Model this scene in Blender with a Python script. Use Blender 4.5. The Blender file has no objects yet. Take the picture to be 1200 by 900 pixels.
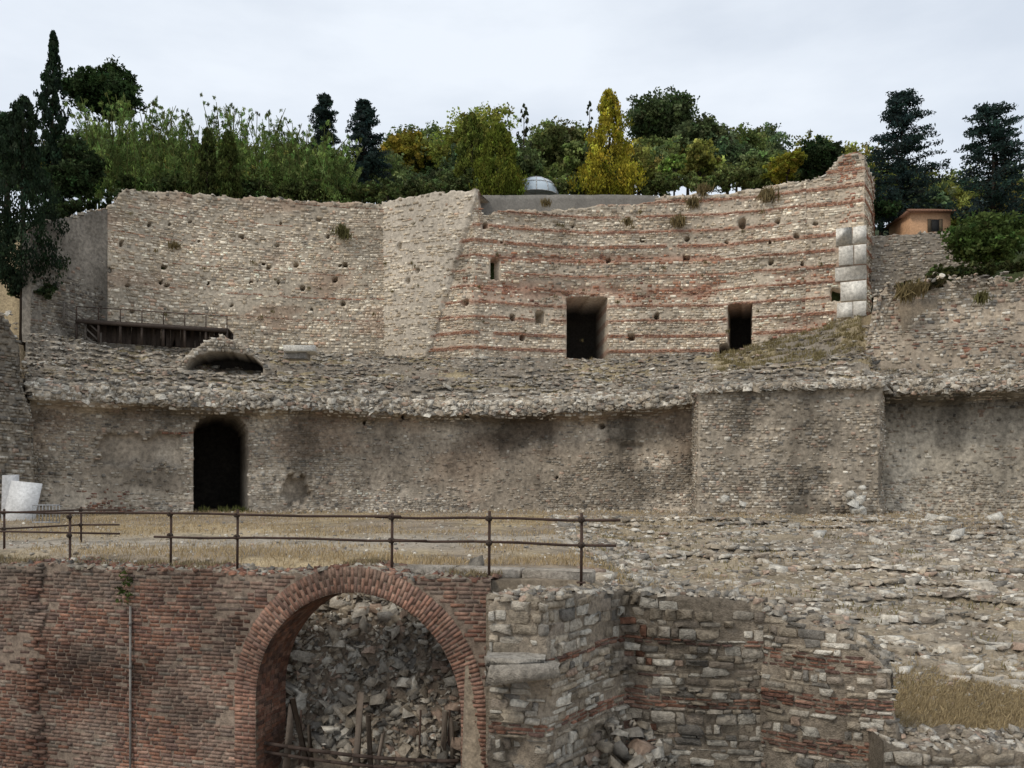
import bpy, math, numpy as np
rng=np.random.default_rng(11)
VH=565.0
# ---------------------------------------------------------------- helpers
def hsh(ix,iy,iz):
    n=(ix.astype(np.int64)*73856093)^(iy.astype(np.int64)*19349663)^(iz.astype(np.int64)*83492791)
    n=n&0xffffffff
    n=((n^(n>>13))*1274126177)&0xffffffff
    n=n^(n>>16)
    return (n&0xffff)/65535.0
def noise(x,y,z=0.0):
    x,y,z=np.broadcast_arrays(np.asarray(x,float),np.asarray(y,float),np.asarray(z,float))
    ix,iy,iz=np.floor(x),np.floor(y),np.floor(z)
    fx,fy,fz=x-ix,y-iy,z-iz
    fx=fx*fx*(3-2*fx);fy=fy*fy*(3-2*fy);fz=fz*fz*(3-2*fz)
    r=0
    for a in (0,1):
        for b in (0,1):
            for c in (0,1):
                w=(fx if a else 1-fx)*(fy if b else 1-fy)*(fz if c else 1-fz)
                r=r+w*hsh(ix+a,iy+b,iz+c)
    return r*2-1
def fbm(x,y,z=0.0,o=4):
    r=0;a=1;t=0
    for i in range(o):
        r=r+a*noise(np.asarray(x)*2**i+17.3*i,np.asarray(y)*2**i-9.1*i,np.asarray(z)*2**i+3.7*i);t+=a;a*=.5
    return r/t*1.5
def sst(a,b,x):
    t=np.clip((x-a)/(b-a),0,1);return t*t*(3-2*t)
def T(*p):
    xs=[q[0] for q in p];ys=[q[1] for q in p]
    return lambda u:np.interp(u,xs,ys)
def VT(*p):
    f=T(*p)
    return lambda u,Y:(VH-f(u))*Y/1000.0
def W(u,v,Y): return np.array([(u-600)*Y/1000.0,Y,(VH-v)*Y/1000.0])

class MB:
    def __init__(s): s.v=[];s.c=[];s.q=[];s.t=[];s.n=0
    def add(s,v,c,q=None,t=None):
        v=np.asarray(v,float).reshape(-1,3);c=np.broadcast_to(np.asarray(c,float),v.shape)
        s.v.append(v);s.c.append(c)
        if q is not None and len(q): s.q.append(np.asarray(q,np.int64).reshape(-1,4)+s.n)
        if t is not None and len(t): s.t.append(np.asarray(t,np.int64).reshape(-1,3)+s.n)
        s.n+=len(v)
    def obj(s,name,mat,smooth=False,parent=None):
        v=np.concatenate(s.v);c=np.concatenate(s.c)
        q=np.concatenate(s.q) if s.q else np.zeros((0,4),int)
        t=np.concatenate(s.t) if s.t else np.zeros((0,3),int)
        me=bpy.data.meshes.new(name)
        me.vertices.add(len(v));me.vertices.foreach_set('co',v.astype(np.float32).ravel())
        lo=np.concatenate([q.ravel(),t.ravel()]).astype(np.int32)
        me.loops.add(len(lo));me.loops.foreach_set('vertex_index',lo)
        me.polygons.add(len(q)+len(t))
        st=np.concatenate([np.arange(len(q))*4,len(q)*4+np.arange(len(t))*3]).astype(np.int32)
        me.polygons.foreach_set('loop_start',st)
        me.update(calc_edges=True)
        if smooth: me.polygons.foreach_set('use_smooth',np.ones(len(st),bool))
        a=me.color_attributes.new('Col','FLOAT_COLOR','POINT')
        cc=np.ones((len(v),4),np.float32);cc[:,:3]=np.clip(c,0,1)
        a.data.foreach_set('color',cc.ravel())
        me.materials.append(mat)
        o=bpy.data.objects.new(name,me);bpy.context.scene.collection.objects.link(o)
        if parent: o.parent=parent
        return o
def empty(name):
    o=bpy.data.objects.new(name,None);bpy.context.scene.collection.objects.link(o);return o

# ---------------------------------------------------------------- materials
def newmat(name):
    m=bpy.data.materials.new(name);m.use_nodes=True
    nt=m.node_tree;nt.nodes.clear();return m,nt
def N(nt,t,**k):
    n=nt.nodes.new(t)
    for a,b in k.items(): setattr(n,a,b)
    return n
def attr_mat(name,fine=6.0,lo=.6,hi=1.35,big=.35,blo=.72,bhi=1.18,bump=.4,rough=.93,bscale=20.,voro=0,stretch=1.0):
    m,nt=newmat(name);L=nt.links.new
    out=N(nt,'ShaderNodeOutputMaterial');b=N(nt,'ShaderNodeBsdfPrincipled');L(b.outputs[0],out.inputs[0])
    b.inputs['Roughness'].default_value=rough
    b.inputs['Specular IOR Level'].default_value=.15
    g=N(nt,'ShaderNodeNewGeometry');at=N(nt,'ShaderNodeAttribute',attribute_name='Col')
    def mul(col,scale,a,c,det=8,st=1.0):
        mp=N(nt,'ShaderNodeMapping');mp.inputs['Scale'].default_value=(1,1,st);L(g.outputs['Position'],mp.inputs['Vector'])
        n=N(nt,'ShaderNodeTexNoise');n.inputs['Scale'].default_value=scale;n.inputs['Detail'].default_value=det;n.inputs['Roughness'].default_value=.65
        L(mp.outputs[0],n.inputs['Vector'])
        r=N(nt,'ShaderNodeMapRange');r.inputs['From Min'].default_value=.3;r.inputs['From Max'].default_value=.7
        r.inputs['To Min'].default_value=a;r.inputs['To Max'].default_value=c;L(n.outputs['Fac'],r.inputs['Value'])
        v=N(nt,'ShaderNodeVectorMath',operation='SCALE');L(col,v.inputs[0]);L(r.outputs[0],v.inputs['Scale']);return v.outputs[0],n
    c,n1=mul(at.outputs['Color'],fine,lo,hi,6)
    c,n2=mul(c,big,blo,bhi,5,stretch)
    if voro:
        vo=N(nt,'ShaderNodeTexVoronoi');vo.inputs['Scale'].default_value=voro;L(g.outputs['Position'],vo.inputs['Vector'])
        r=N(nt,'ShaderNodeMapRange');r.inputs['From Min'].default_value=0;r.inputs['From Max'].default_value=.6
        r.inputs['To Min'].default_value=1.12;r.inputs['To Max'].default_value=.82;L(vo.outputs['Distance'],r.inputs['Value'])
        v=N(nt,'ShaderNodeVectorMath',operation='SCALE');L(c,v.inputs[0]);L(r.outputs[0],v.inputs['Scale']);c=v.outputs[0]
    L(c,b.inputs['Base Color'])
    n3=N(nt,'ShaderNodeTexNoise');n3.inputs['Scale'].default_value=bscale;n3.inputs['Detail'].default_value=5;L(g.outputs['Position'],n3.inputs['Vector'])
    bp=N(nt,'ShaderNodeBump');bp.inputs['Strength'].default_value=bump;bp.inputs['Distance'].default_value=.05
    L(n3.outputs['Fac'],bp.inputs['Height']);L(bp.outputs[0],b.inputs['Normal'])
    return m
M_far=attr_mat('masonry_far',fine=6,lo=.62,hi=1.35,big=.3,blo=.78,bhi=1.2,bscale=9,bump=.4)
M_low=attr_mat('masonry_lower',fine=5,lo=.5,hi=1.45,big=.5,blo=.6,bhi=1.28,bscale=9,bump=.5,stretch=.4)
M_near=attr_mat('masonry_near',fine=14,lo=.5,hi=1.4,big=1.1,blo=.7,bhi=1.22,bscale=45,bump=.7)
M_rock=attr_mat('rubble_stone',fine=9,lo=.55,hi=1.35,big=.5,blo=.75,bhi=1.2,bscale=30,bump=.6)
M_brick=attr_mat('old_brick',fine=11,lo=.5,hi=1.4,big=.7,blo=.55,bhi=1.35,bscale=50,bump=.5)
M_ground=attr_mat('earth',fine=8,lo=.6,hi=1.35,big=.4,blo=.75,bhi=1.2,bscale=24,bump=.7,voro=19)
M_plain=attr_mat('weathered',fine=9,lo=.75,hi=1.2,big=.8,blo=.75,bhi=1.15,bscale=30,bump=.2,rough=.75)
def leafmat():
    m,nt=newmat('foliage');L=nt.links.new
    out=N(nt,'ShaderNodeOutputMaterial');d=N(nt,'ShaderNodeBsdfDiffuse');t=N(nt,'ShaderNodeBsdfTranslucent');mx=N(nt,'ShaderNodeMixShader')
    at=N(nt,'ShaderNodeAttribute',attribute_name='Col')
    L(at.outputs['Color'],d.inputs[0]);L(at.outputs['Color'],t.inputs[0]);mx.inputs[0].default_value=.3
    L(d.outputs[0],mx.inputs[1]);L(t.outputs[0],mx.inputs[2]);L(mx.outputs[0],out.inputs[0]);return m
M_leaf=leafmat()
mm,nt=newmat('dome_glass');o=N(nt,'ShaderNodeOutputMaterial');b=N(nt,'ShaderNodeBsdfPrincipled');nt.links.new(b.outputs[0],o.inputs[0])
b.inputs['Base Color'].default_value=(.5,.58,.64,1);b.inputs['Roughness'].default_value=.25;M_glass=mm

# ---------------------------------------------------------------- primitives
def tube(mb,p,q,r0,r1=None,c=(.1,.07,.05),k=8):
    p=np.array(p,float);q=np.array(q,float);r1=r0 if r1 is None else r1
    d=q-p;d/=np.linalg.norm(d)+1e-9
    a=np.cross(d,[0,0,1]) if abs(d[2])<.9 else np.cross(d,[1,0,0]);a/=np.linalg.norm(a);b2=np.cross(d,a)
    th=np.arange(k)*2*math.pi/k
    ring=np.cos(th)[:,None]*a+np.sin(th)[:,None]*b2
    v=np.concatenate([p+ring*r0,q+ring*r1,[p],[q]])
    i=np.arange(k);j=(i+1)%k
    mb.add(v,c,q=np.stack([i,j,j+k,i+k],1),t=np.concatenate([np.stack([j,i,np.full(k,2*k)],1),np.stack([i+k,j+k,np.full(k,2*k+1)],1)]))
def box(mb,c,size,col,rz=0,rx=0,ry=0,jit=0,bev=.12):
    s=np.array(size)/2.0
    k=min(s)*bev
    pts=[]
    for z,ins in ((-s[2],k),(-s[2]+k,0),(s[2]-k,0),(s[2],k)):
        x,y=s[0]-ins,s[1]-ins
        pts+=[(-x,-y,z),(x,-y,z),(x,y,z),(-x,y,z)]
    v=np.array(pts)+rng.normal(0,1,(16,3))*jit
    from mathutils import Euler
    R=np.array(Euler((rx,ry,rz)).to_matrix())
    v=v@R.T+np.array(c)
    q=[[3,2,1,0],[12,13,14,15]]
    for r in range(3):
        for i in range(4):
            j=(i+1)%4;q.append([r*4+i,r*4+j,r*4+4+j,r*4+4+i])
    mb.add(v,col,q=q)
ph=(1+5**.5)/2
ICO=np.array([(-1,ph,0),(1,ph,0),(-1,-ph,0),(1,-ph,0),(0,-1,ph),(0,1,ph),(0,-1,-ph),(0,1,-ph),(ph,0,-1),(ph,0,1),(-ph,0,-1),(-ph,0,1)])
ICO/=np.linalg.norm(ICO[0])
ICOF=np.array([(0,11,5),(0,5,1),(0,1,7),(0,7,10),(0,10,11),(1,5,9),(5,11,4),(11,10,2),(10,7,6),(7,1,8),(3,9,4),(3,4,2),(3,2,6),(3,6,8),(3,8,9),(4,9,5),(2,4,11),(6,2,10),(8,6,7),(9,8,1)])
CUB=np.array([(-1,-1,-1),(1,-1,-1),(1,1,-1),(-1,1,-1),(-1,-1,1),(1,-1,1),(1,1,1),(-1,1,1)],float)*.8
CUBF=np.array([(0,1,5),(0,5,4),(1,2,6),(1,6,5),(2,3,7),(2,7,6),(3,0,4),(3,4,7),(4,5,6),(4,6,7)])
def _xf(v,pos,a,tx,ty):
    x,y,z=v[...,0],v[...,1],v[...,2]
    c,s=np.cos(tx)[:,None],np.sin(tx)[:,None];y,z=y*c-z*s,y*s+z*c
    c,s=np.cos(ty)[:,None],np.sin(ty)[:,None];x,z=x*c+z*s,-x*s+z*c
    c,s=np.cos(a)[:,None],np.sin(a)[:,None];x,y=x*c-y*s,x*s+y*c
    return np.stack([x,y,z],-1)+pos[:,None,:]
def rocks(mb,pos,size,col,tilt=.3,rz=None,jit=.16):
    n=len(pos)
    if n==0:return
    a=rng.uniform(0,2*math.pi,n) if rz is None else rz
    tx=rng.normal(0,tilt,n);ty=rng.normal(0,tilt,n)
    big=(size.max(1)>.3)&(rng.random(n)<.45)
    for sel,TP,F,jj in ((big,ICO,ICOF,jit),(~big,CUB,CUBF,jit*1.5)):
        m=sel.sum()
        if not m: continue
        k=len(TP)
        v=TP[None]*(1+rng.normal(0,jj,(m,k,1)))+rng.normal(0,jj*.6,(m,k,3))
        v=v*size[sel][:,None,:]*.62
        v=_xf(v,pos[sel],a[sel],tx[sel],ty[sel])
        mb.add(v.reshape(-1,3),np.repeat(col[sel],k,0),t=(F[None]+k*np.arange(m)[:,None,None]).reshape(-1,3))
PAL=np.array([(.46,.41,.335),(.395,.335,.255),(.60,.555,.47),(.24,.22,.19),(.42,.31,.235),(.32,.27,.215)])
def palette(n,w=(.3,.25,.15,.12,.08,.1),g=1.0):
    w=np.array(w);w=w/w.sum()
    return PAL[rng.choice(6,n,p=w)]*rng.uniform(.72,1.2,(n,1))*g
BP=np.array([(.32,.165,.11),(.27,.14,.10),(.36,.21,.15),(.20,.125,.10),(.31,.19,.14)])
def bpal(n,g=1.0): return BP[rng.integers(0,5,n)]*rng.uniform(.72,1.15,(n,1))*g
BO=np.array([(.44,.215,.13),(.38,.185,.115),(.47,.27,.175),(.32,.165,.12)])
def bor(n,g=1.0): return BO[rng.integers(0,4,n)]*rng.uniform(.75,1.15,(n,1))*g

TPL4=np.array([(0,0),(1,0),(1,1),(0,1)],float)
TPL8=np.array([(.09,0),(.91,0),(1,.14),(1,.86),(.91,1),(.09,1),(0,.86),(0,.14)],float)
def blocks(mb,quads,P,prot,col,n=4,jit=.05,flat=.9):
    Nn=len(quads)
    if Nn==0:return
    tp=TPL4 if n==4 else TPL8
    ab=tp[None]+rng.normal(0,jit,(Nn,n,2));ab=np.clip(ab,-.04,1.04)
    def mp(ab):
        a=ab[...,0:1];b=ab[...,1:2];q=quads[:,None]
        return q[:,:,0]*(1-a)*(1-b)+q[:,:,1]*a*(1-b)+q[:,:,2]*a*b+q[:,:,3]*(1-a)*b
    def scl(k): return .5+(ab-.5)*k
    tilt=rng.normal(0,.35,(Nn,1,2))
    def dep(abk,f): return prot[:,None]*(f+((abk-.5)*tilt).sum(-1))
    rings=[(1.0,None),(.985,.6),(flat,1.0)] if n==8 else [(1.0,None),(flat,1.0)]
    V=[]
    for k,f in rings:
        a=scl(k);p=mp(a)
        d=np.full((Nn,n),-.04) if f is None else dep(a,f)
        if n==8 and f==1.0: d=d+rng.normal(0,.12,(Nn,n))*prot[:,None]
        V.append(P(p[...,0],p[...,1],d))
    if n==8:
        a=np.full((Nn,1,2),.5)+rng.normal(0,.16,(Nn,1,2));p=mp(a);V.append(P(p[...,0],p[...,1],prot[:,None]*rng.uniform(.85,1.3,(Nn,1))))
    V=np.concatenate(V,1);m=V.shape[1]
    i=np.arange(n);j=(i+1)%n
    q=np.concatenate([np.stack([i+r*n,j+r*n,j+(r+1)*n,i+(r+1)*n],1) for r in range(len(rings)-1)])
    off=(np.arange(Nn)*m)[:,None,None]
    Q=[(q[None]+off).reshape(-1,4)]
    t=None
    if n==4: Q.append((np.array([[4,5,6,7]])[None]+off).reshape(-1,4))
    else: t=(np.stack([i+2*n,j+2*n,np.full(n,3*n)],1)[None]+off).reshape(-1,3)
    mb.add(V.reshape(-1,3),np.repeat(col,m,0),q=np.concatenate(Q),t=t)

class Path:
    def __init__(s,pts,smooth=True,world=False):
        p=np.array(pts,float)
        s.p=p if world else np.stack([(p[:,0]-600)*p[:,1]/1000,p[:,1]],1)
        if smooth:
            q=np.vstack([2*s.p[0]-s.p[1],s.p,2*s.p[-1]-s.p[-2]]);o=[]
            for i in range(1,len(q)-2):
                for t in np.arange(0,1,.125):
                    o.append(.5*((2*q[i])+(-q[i-1]+q[i+1])*t+(2*q[i-1]-5*q[i]+4*q[i+1]-q[i+2])*t*t+(-q[i-1]+3*q[i]-3*q[i+1]+q[i+2])*t**3))
            o.append(q[-2]);s.p=np.array(o)
        d=np.diff(s.p,axis=0);l=np.hypot(d[:,0],d[:,1]);s.s=np.concatenate([[0],np.cumsum(l)]);s.L=s.s[-1]
        s.t=d/l[:,None];s.smooth=smooth
        tv=np.vstack([s.t[:1],s.t[:-1]+s.t[1:],s.t[-1:]]);tv/=np.linalg.norm(tv,axis=1)[:,None];s.tv=tv
    def at(s,x):
        px=np.interp(x,s.s,s.p[:,0]);py=np.interp(x,s.s,s.p[:,1])
        if s.smooth: tx=np.interp(x,s.s,s.tv[:,0]);ty=np.interp(x,s.s,s.tv[:,1])
        else:
            i=np.clip(np.searchsorted(s.s,x,side='right')-1,0,len(s.t)-1);tx=s.t[i,0];ty=s.t[i,1]
            tx2=np.interp(x,s.s,s.tv[:,0]);ty2=np.interp(x,s.s,s.tv[:,1])
            dm=np.min(np.abs(np.asarray(x)[...,None]-s.s),-1);w=np.clip(1-dm/.02,0,1)
            tx=tx*(1-w)+tx2*w;ty=ty*(1-w)+ty2*w
        return px,py,ty,-tx
    def P(s,x,z,d):
        px,py,nx,ny=s.at(x);return np.stack([px+nx*d,py+ny*d,z+0*px],-1)

def wall(name,pts,top,bot,mat,res=.15,smooth=True,disp=None,hole=None,keep=None,rows=None,col=None,prot=(.01,.05),n=4,
         thick=1.5,rag=.15,gap=.009,toprocks=.5,trs=(.08,.24),jit=.1,dropback=1.5,world=False,ends=True,rowwob=.08,zj=.015,flat=.9):
    pa=Path(pts,smooth,world);mb=MB()
    ns=max(2,int(pa.L/res));S=np.linspace(0,pa.L,ns+1)
    if not smooth: S=np.unique(np.concatenate([S,pa.s]))
    def uvz(s,z):
        px,py,_,_=pa.at(s);return 600+1000*px/py,VH-1000*z/py
    def ztop(s):
        px,py,_,_=pa.at(s);u=600+1000*px/py
        return top(u,py)+rag*fbm(s*1.3,3.1,len(name))+rag*.6*noise(s*5,1.7)
    def zbot(s):
        px,py,_,_=pa.at(s);return bot(600+1000*px/py,py)
    zt=ztop(S);zb=zbot(S);nr=max(2,int(np.max(zt-zb)/res));t=np.linspace(0,1,nr+1)
    SS,TT=np.meshgrid(S,t,indexing='ij');ZZ=zb[:,None]*(1-TT)+zt[:,None]*TT
    def D(s,z):
        u,v=uvz(s,z);d=.03*fbm(s*1.1,z*1.1,5.)
        if disp is not None:d=d+disp(u,v,s,z)
        h=hole(u,v) if hole is not None else 0*d
        return d,h,u,v
    d,h,UU,VV=D(SS,ZZ)
    V=pa.P(SS,ZZ,d-h)
    C=col(0,UU,VV,SS,ZZ)
    C=np.where((h>2.)[...,None],np.array([.045,.04,.034]),C)  # deep openings coloured near-black: shade of the voids painted in
    a,b2=V.shape[:2]
    back=pa.P(S,zt-.05,d[:,-1]-thick);back2=pa.P(S,zt-dropback,d[:,-1]-thick)
    V=np.concatenate([V,back[:,None],back2[:,None]],1);C=np.concatenate([C,C[:,-1:],C[:,-1:]],1)
    m=V.shape[1];i,j=np.meshgrid(np.arange(a-1),np.arange(m-1),indexing='ij')
    k=(i*m+j).ravel();mb.add(V.reshape(-1,3),C.reshape(-1,3),q=np.stack([k,k+m,k+m+1,k+1],1))
    if ends:
        for e in (0,-1):
            f=V[e,:b2];bk=pa.P(np.full(b2,S[e]),ZZ[e],d[e]-thick);kk=np.arange(b2-1)
            mb.add(np.concatenate([f,bk]),np.concatenate([C[e,:b2]]*2),q=np.stack([kk,kk+1,kk+1+b2,kk+b2],1))
    z=zb.min();zmax=zt.max();Q=[];K=[]
    while z<zmax:
        hh,kind,w0,w1=rows(z)
        w=w0+(w1-w0)*rng.random(int(pa.L/w0)+2)**1.4;e=np.cumsum(w)-rng.uniform(0,w1);e=e[e<pa.L-.02];e=e[e>.02];e=np.concatenate([[0],e,[pa.L]])
        s0,s1=e[:-1],e[1:];wob=lambda s:rowwob*fbm(s*.35,z*.15,2.,3)
        g=gap*rng.uniform(.3,2.2,len(s0));a0=rng.normal(0,zj,len(s0)) if kind==1 else 0;a1=rng.normal(0,zj,len(s0)) if kind==1 else 0
        q=np.stack([np.stack([s0+g,z+wob(s0)+g+a0],1),np.stack([s1-g,z+wob(s1)+g+a0],1),np.stack([s1-g,z+hh+wob(s1)-g+a1],1),np.stack([s0+g,z+hh+wob(s0)-g+a1],1)],1)
        Q.append(q);K.append(np.full(len(q),kind));z+=hh
    Q=np.concatenate(Q);K=np.concatenate(K);cs=Q[...,0].mean(1);cz=Q[...,1].mean(1)
    d,h,u,v=D(cs,cz)
    ok=(cz<ztop(cs)-.02)&(cz>zbot(cs))&(h<.25)
    wq=(Q[:,1,0]-Q[:,0,0]);ok&=wq>.04
    if hole is not None:
        for kk in range(4):
            uu,vv=uvz(Q[:,kk,0],Q[:,kk,1]);ok&=~(hole(uu,vv)>.35)
    if keep is not None: ok&=rng.random(len(cs))<keep(u,v,cs,cz,K)
    Q,K,cs,cz,d,h,u,v=[x[ok] for x in (Q,K,cs,cz,d,h,u,v)]
    cc=col(K,u,v,cs,cz)
    pr=prot[0]+(prot[1]-prot[0])*rng.random(len(cs))**1.6;pr[K==2]*=.8
    base=(d-h)[:,None]
    blocks(mb,Q,lambda s,z2,dd:pa.P(s,z2,dd+base),pr,cc,n=n,jit=jit,flat=flat)
    if toprocks:
        nn=int(pa.L*toprocks/(trs[0]+trs[1])*8)
        s=rng.uniform(0,pa.L,nn);dd=-rng.uniform(0,min(thick,2)*.8,nn);sz=trs[0]+(trs[1]-trs[0])*rng.random(nn)**2
        p=pa.P(s,ztop(s)+sz*.05,dd);rocks(mb,p,np.stack([sz*1.3,sz,sz*.5],1),palette(nn,g=.95))
    return mb.obj(name,mat),pa

# ---------------------------------------------------------------- terrain
TW=dict(x=[-200,-60,-27,-24.3,-16.5,-8.2,-2.4,2.2,7.8,13.7,18.4,21.5,21.9,28,60,200],
        y=[60,48,49,51.5,55,56.5,54.2,55.5,56,54.8,53.5,52.4,54.2,52.5,50,60],
        z=[12,14,14.5,16.2,17.5,17.8,16.3,17,17.6,18,18,18.6,14.7,14.7,14,12])
def qstep(x,y): return (y+.6*noise(x*.4,y*.2)+.25*noise(x*1.3,y*.5))/1.7
def H(x,y):
    zl=-1.65+.2*sst(17,42,y)
    zr=np.interp(y,[8,13,16,20,26,32,40],[-4.4,-3.95,-3.55,-3.0,-2.3,-1.75,-1.45])
    zr=zr-.2*((qstep(x,y)%1.0)-.5)*sst(15,17,y)*(1-sst(35,38,y))*(.6+.5*noise(x*.3,y*.3))
    t=sst(1.0,4.6,x);z=zl*(1-t)+zr*t
    z=z+.05*fbm(x*.7,y*.7)+.16*t*fbm(x*.35,y*.35,3.)*(1-sst(34,38,y))
    yw=16.8-3*(x+10.1)/9.755
    left=x<-.75
    slope=-5.2+3.55*sst(0,1,(y-yw-.6)/2.1)+.25*fbm(x*1.1,y*1.1,7.)*(1-sst(1.6,2.1,y-yw))
    z=np.where(left&(y<yw+2.8),np.minimum(slope,z),z)
    edge=np.where(x<4.2,13.9,np.where(x<5.4,13.0,12.3))
    z=np.where((~left)&(y<edge),-5.2,z)
    z=np.where(y<11,-5.2,z)
    z=np.where(left&(y<yw+.35),-6.5,z)
    Yw=np.interp(x,TW['x'],TW['y']);Zw=np.interp(x,TW['x'],TW['z'])
    up=Zw-.3+.35*np.clip(y-Yw-5,0,62)*sst(0,20,y-Yw-2)+1.2*fbm(x*.05,y*.05)*sst(4,20,y-Yw)
    bk=np.where((x>-1)&(x<20.0),5.6,1.0)
    z=np.where(y>Yw+bk,up,z)
    z=np.where((x>20.3)&(y>44.6)&(y<=Yw+1)&(y<np.where(x<21.8,50,99)),9.6,z)
    z=np.where((x<-26.5)&(y>46)&(y<=Yw+1),7.5,z)
    return z
xs=np.concatenate([np.linspace(-600,-42,20),np.arange(-40,-14,.6),np.arange(-14,18,.16),np.arange(18,42,.5),np.linspace(43,600,20)])
ys=np.concatenate([np.linspace(-80,8,12),np.arange(9,46,.16),np.arange(46,64,.4),np.arange(64,130,2),np.linspace(131,900,16)])
X,Y=np.meshgrid(xs,ys,indexing='ij');Z=H(X,Y)
g1=fbm(X*.25,Y*.25,1.);g2=fbm(X*.8,Y*.5,9.)
straw=np.array([.43,.34,.21]);dirt=np.array([.32,.26,.19]);grav=np.array([.42,.37,.30]);green=np.array([.05,.07,.025])
w=sst(-.25,.35,g1+.4*g2)[...,None];C=straw*w+dirt*(1-w)
path=np.exp(-((Y-24-.1*X)/2.6)**2)[...,None]*(X<3)[...,None];C=C*(1-path)+grav*path
t=(sst(1,5,X)*(1-sst(34,38,Y)))[...,None];C=C*(1-.55*t)+np.array([.31,.265,.205])*.55*t
g3=sst(.1,.5,fbm(X*1.5,Y*1.5,4.))[...,None];C=C*(1-.3*g3)
gp=(np.exp(-(((X-7.6)/2.4)**2+((Y-14.4)/1.1)**2)))[...,None];C=C*(1-gp)+straw*.9*gp
far=sst(50,54,Y)[...,None];C=C*(1-far)+green*far
pit=((X<-.75)&(Y<16.8-3*(X+10.1)/9.755+2.3))[...,None];C=np.where(pit,np.array([.2,.16,.12]),C)
mb=MB();a,m=X.shape;i,j=np.meshgrid(np.arange(a-1),np.arange(m-1),indexing='ij');k=(i*m+j).ravel()
mb.add(np.stack([X,Y,Z],-1).reshape(-1,3),C.reshape(-1,3),q=np.stack([k,k+m,k+m+1,k+1],1))
mb.obj('ground',M_ground)

# ---------------------------------------------------------------- cavea slope (tier)
Yf=T((30,36.4),(42,36.9),(120,38.1),(250,40.1),(400,42.1),(500,43.1),(620,43.3),(740,42.4),(812,41.0),(820,40.1),(1032,38.9),(1042,40.0),(1260,38.4))
vf=T((30,452),(100,456),(250,464),(400,468),(500,474),(600,473),(740,467),(812,460),(830,455),(1032,449),(1100,447),(1260,440))
Yb=T((30,45),(60,48),(130,51.5),(300,55),(450,56.5),(555,54.3),(640,55.5),(740,56),(850,55),(950,53.6),(1012,52.5),(1022,45),(1100,44),(1260,42.6))
vb=T((30,392),(130,402),(300,410),(450,420),(560,421),(700,423),(850,416),(900,405),(960,388),(1005,372),(1018,385),(1024,436),(1100,436),(1260,430))
zf=lambda u:(VH-vf(u))*Yf(u)/1000
zbk=lambda u:(VH-vb(u))*Yb(u)/1000
NSTEP=13
def cav(u,t):
    Yc=Yf(u)*(1-t)+Yb(u)*t
    z0,z1=zf(u),zbk(u)
    f=t+.05*np.sin(t*9)
    z=z0+(z1-z0)*f
    s=(t*NSTEP+.35*noise(u*.02,t*3)+.15*noise(u*.08,t*5));z=z-.24*((s%1)-.5)*sst(0,.06,t)*(1-sst(.9,1,t))*(.8+.6*noise(u*.015,t*4.,3))
    z=z+.16*fbm(u*.05,t*6)*sst(0,.08,t)*(1-sst(.92,1,t))
    return np.stack([(u-600)*Yc/1000,Yc,z+.0*u],-1)
us=np.arange(30,1262,2.5);ts=np.linspace(0,1,150);UU,TT=np.meshgrid(us,ts,indexing='ij');V=cav(UU,TT)
g=fbm(UU*.02,TT*8);C=np.where((g>.15)[...,None],np.array([.33,.27,.17]),np.array([.25,.215,.17]))*(.75+.45*(noise(UU*.2,TT*40)[...,None]*.5+.5))
mb=MB();a,m=UU.shape;i,j=np.meshgrid(np.arange(a-1),np.arange(m-1),indexing='ij');k=(i*m+j).ravel()
mb.add(V.reshape(-1,3),C.reshape(-1,3),q=np.stack([k,k+m,k+m+1,k+1],1))
def tone(u,t): return (1+.35*fbm(u*.012,t*5,15.))[:,None]
n=21000;u=rng.uniform(32,1255,n);t=rng.random(n)**1.1
ln=(np.round(t*NSTEP)-.35*noise(u*.02,t*3)-.15*noise(u*.08,t*5))/NSTEP+rng.normal(0,.006,n);t=np.where(rng.random(n)<.72,np.clip(ln,0.0,.99),t)
p=cav(u,t);sz=np.clip(rng.gamma(2.0,.028,n)+.035,0,.26);p[:,2]+=sz*.05
mound=(u>830)&(t>.45)&(u<1015);pt=fbm(u*.02,t*7,5.)
ok=~(mound&(rng.random(n)<.75))&((pt>-.25)|(rng.random(n)<.4))
rocks(mb,p[ok],np.stack([sz*2.2,sz*1.1,sz*.65],1)[ok],(palette(n,g=.88)*tone(u,t))[ok],tilt=.14,rz=rng.normal(0,.35,n)[ok])
n=7000;u=rng.uniform(32,1255,n);t=rng.choice([.0,.012,.03,.055,.09],n)+rng.normal(0,.004,n);t=np.clip(t,0,1)
p=cav(u,t);sz=.07+.18*rng.random(n)**1.8;p[:,2]+=rng.uniform(-.1,.03,n)
rocks(mb,p,np.stack([sz*1.8,sz,sz*.7],1),palette(n,(.3,.2,.25,.15,.05,.1),g=.95)*tone(u,t),tilt=.15,rz=rng.normal(0,.3,n),jit=.2)
mb.obj('cavea_slope',M_rock)

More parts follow.
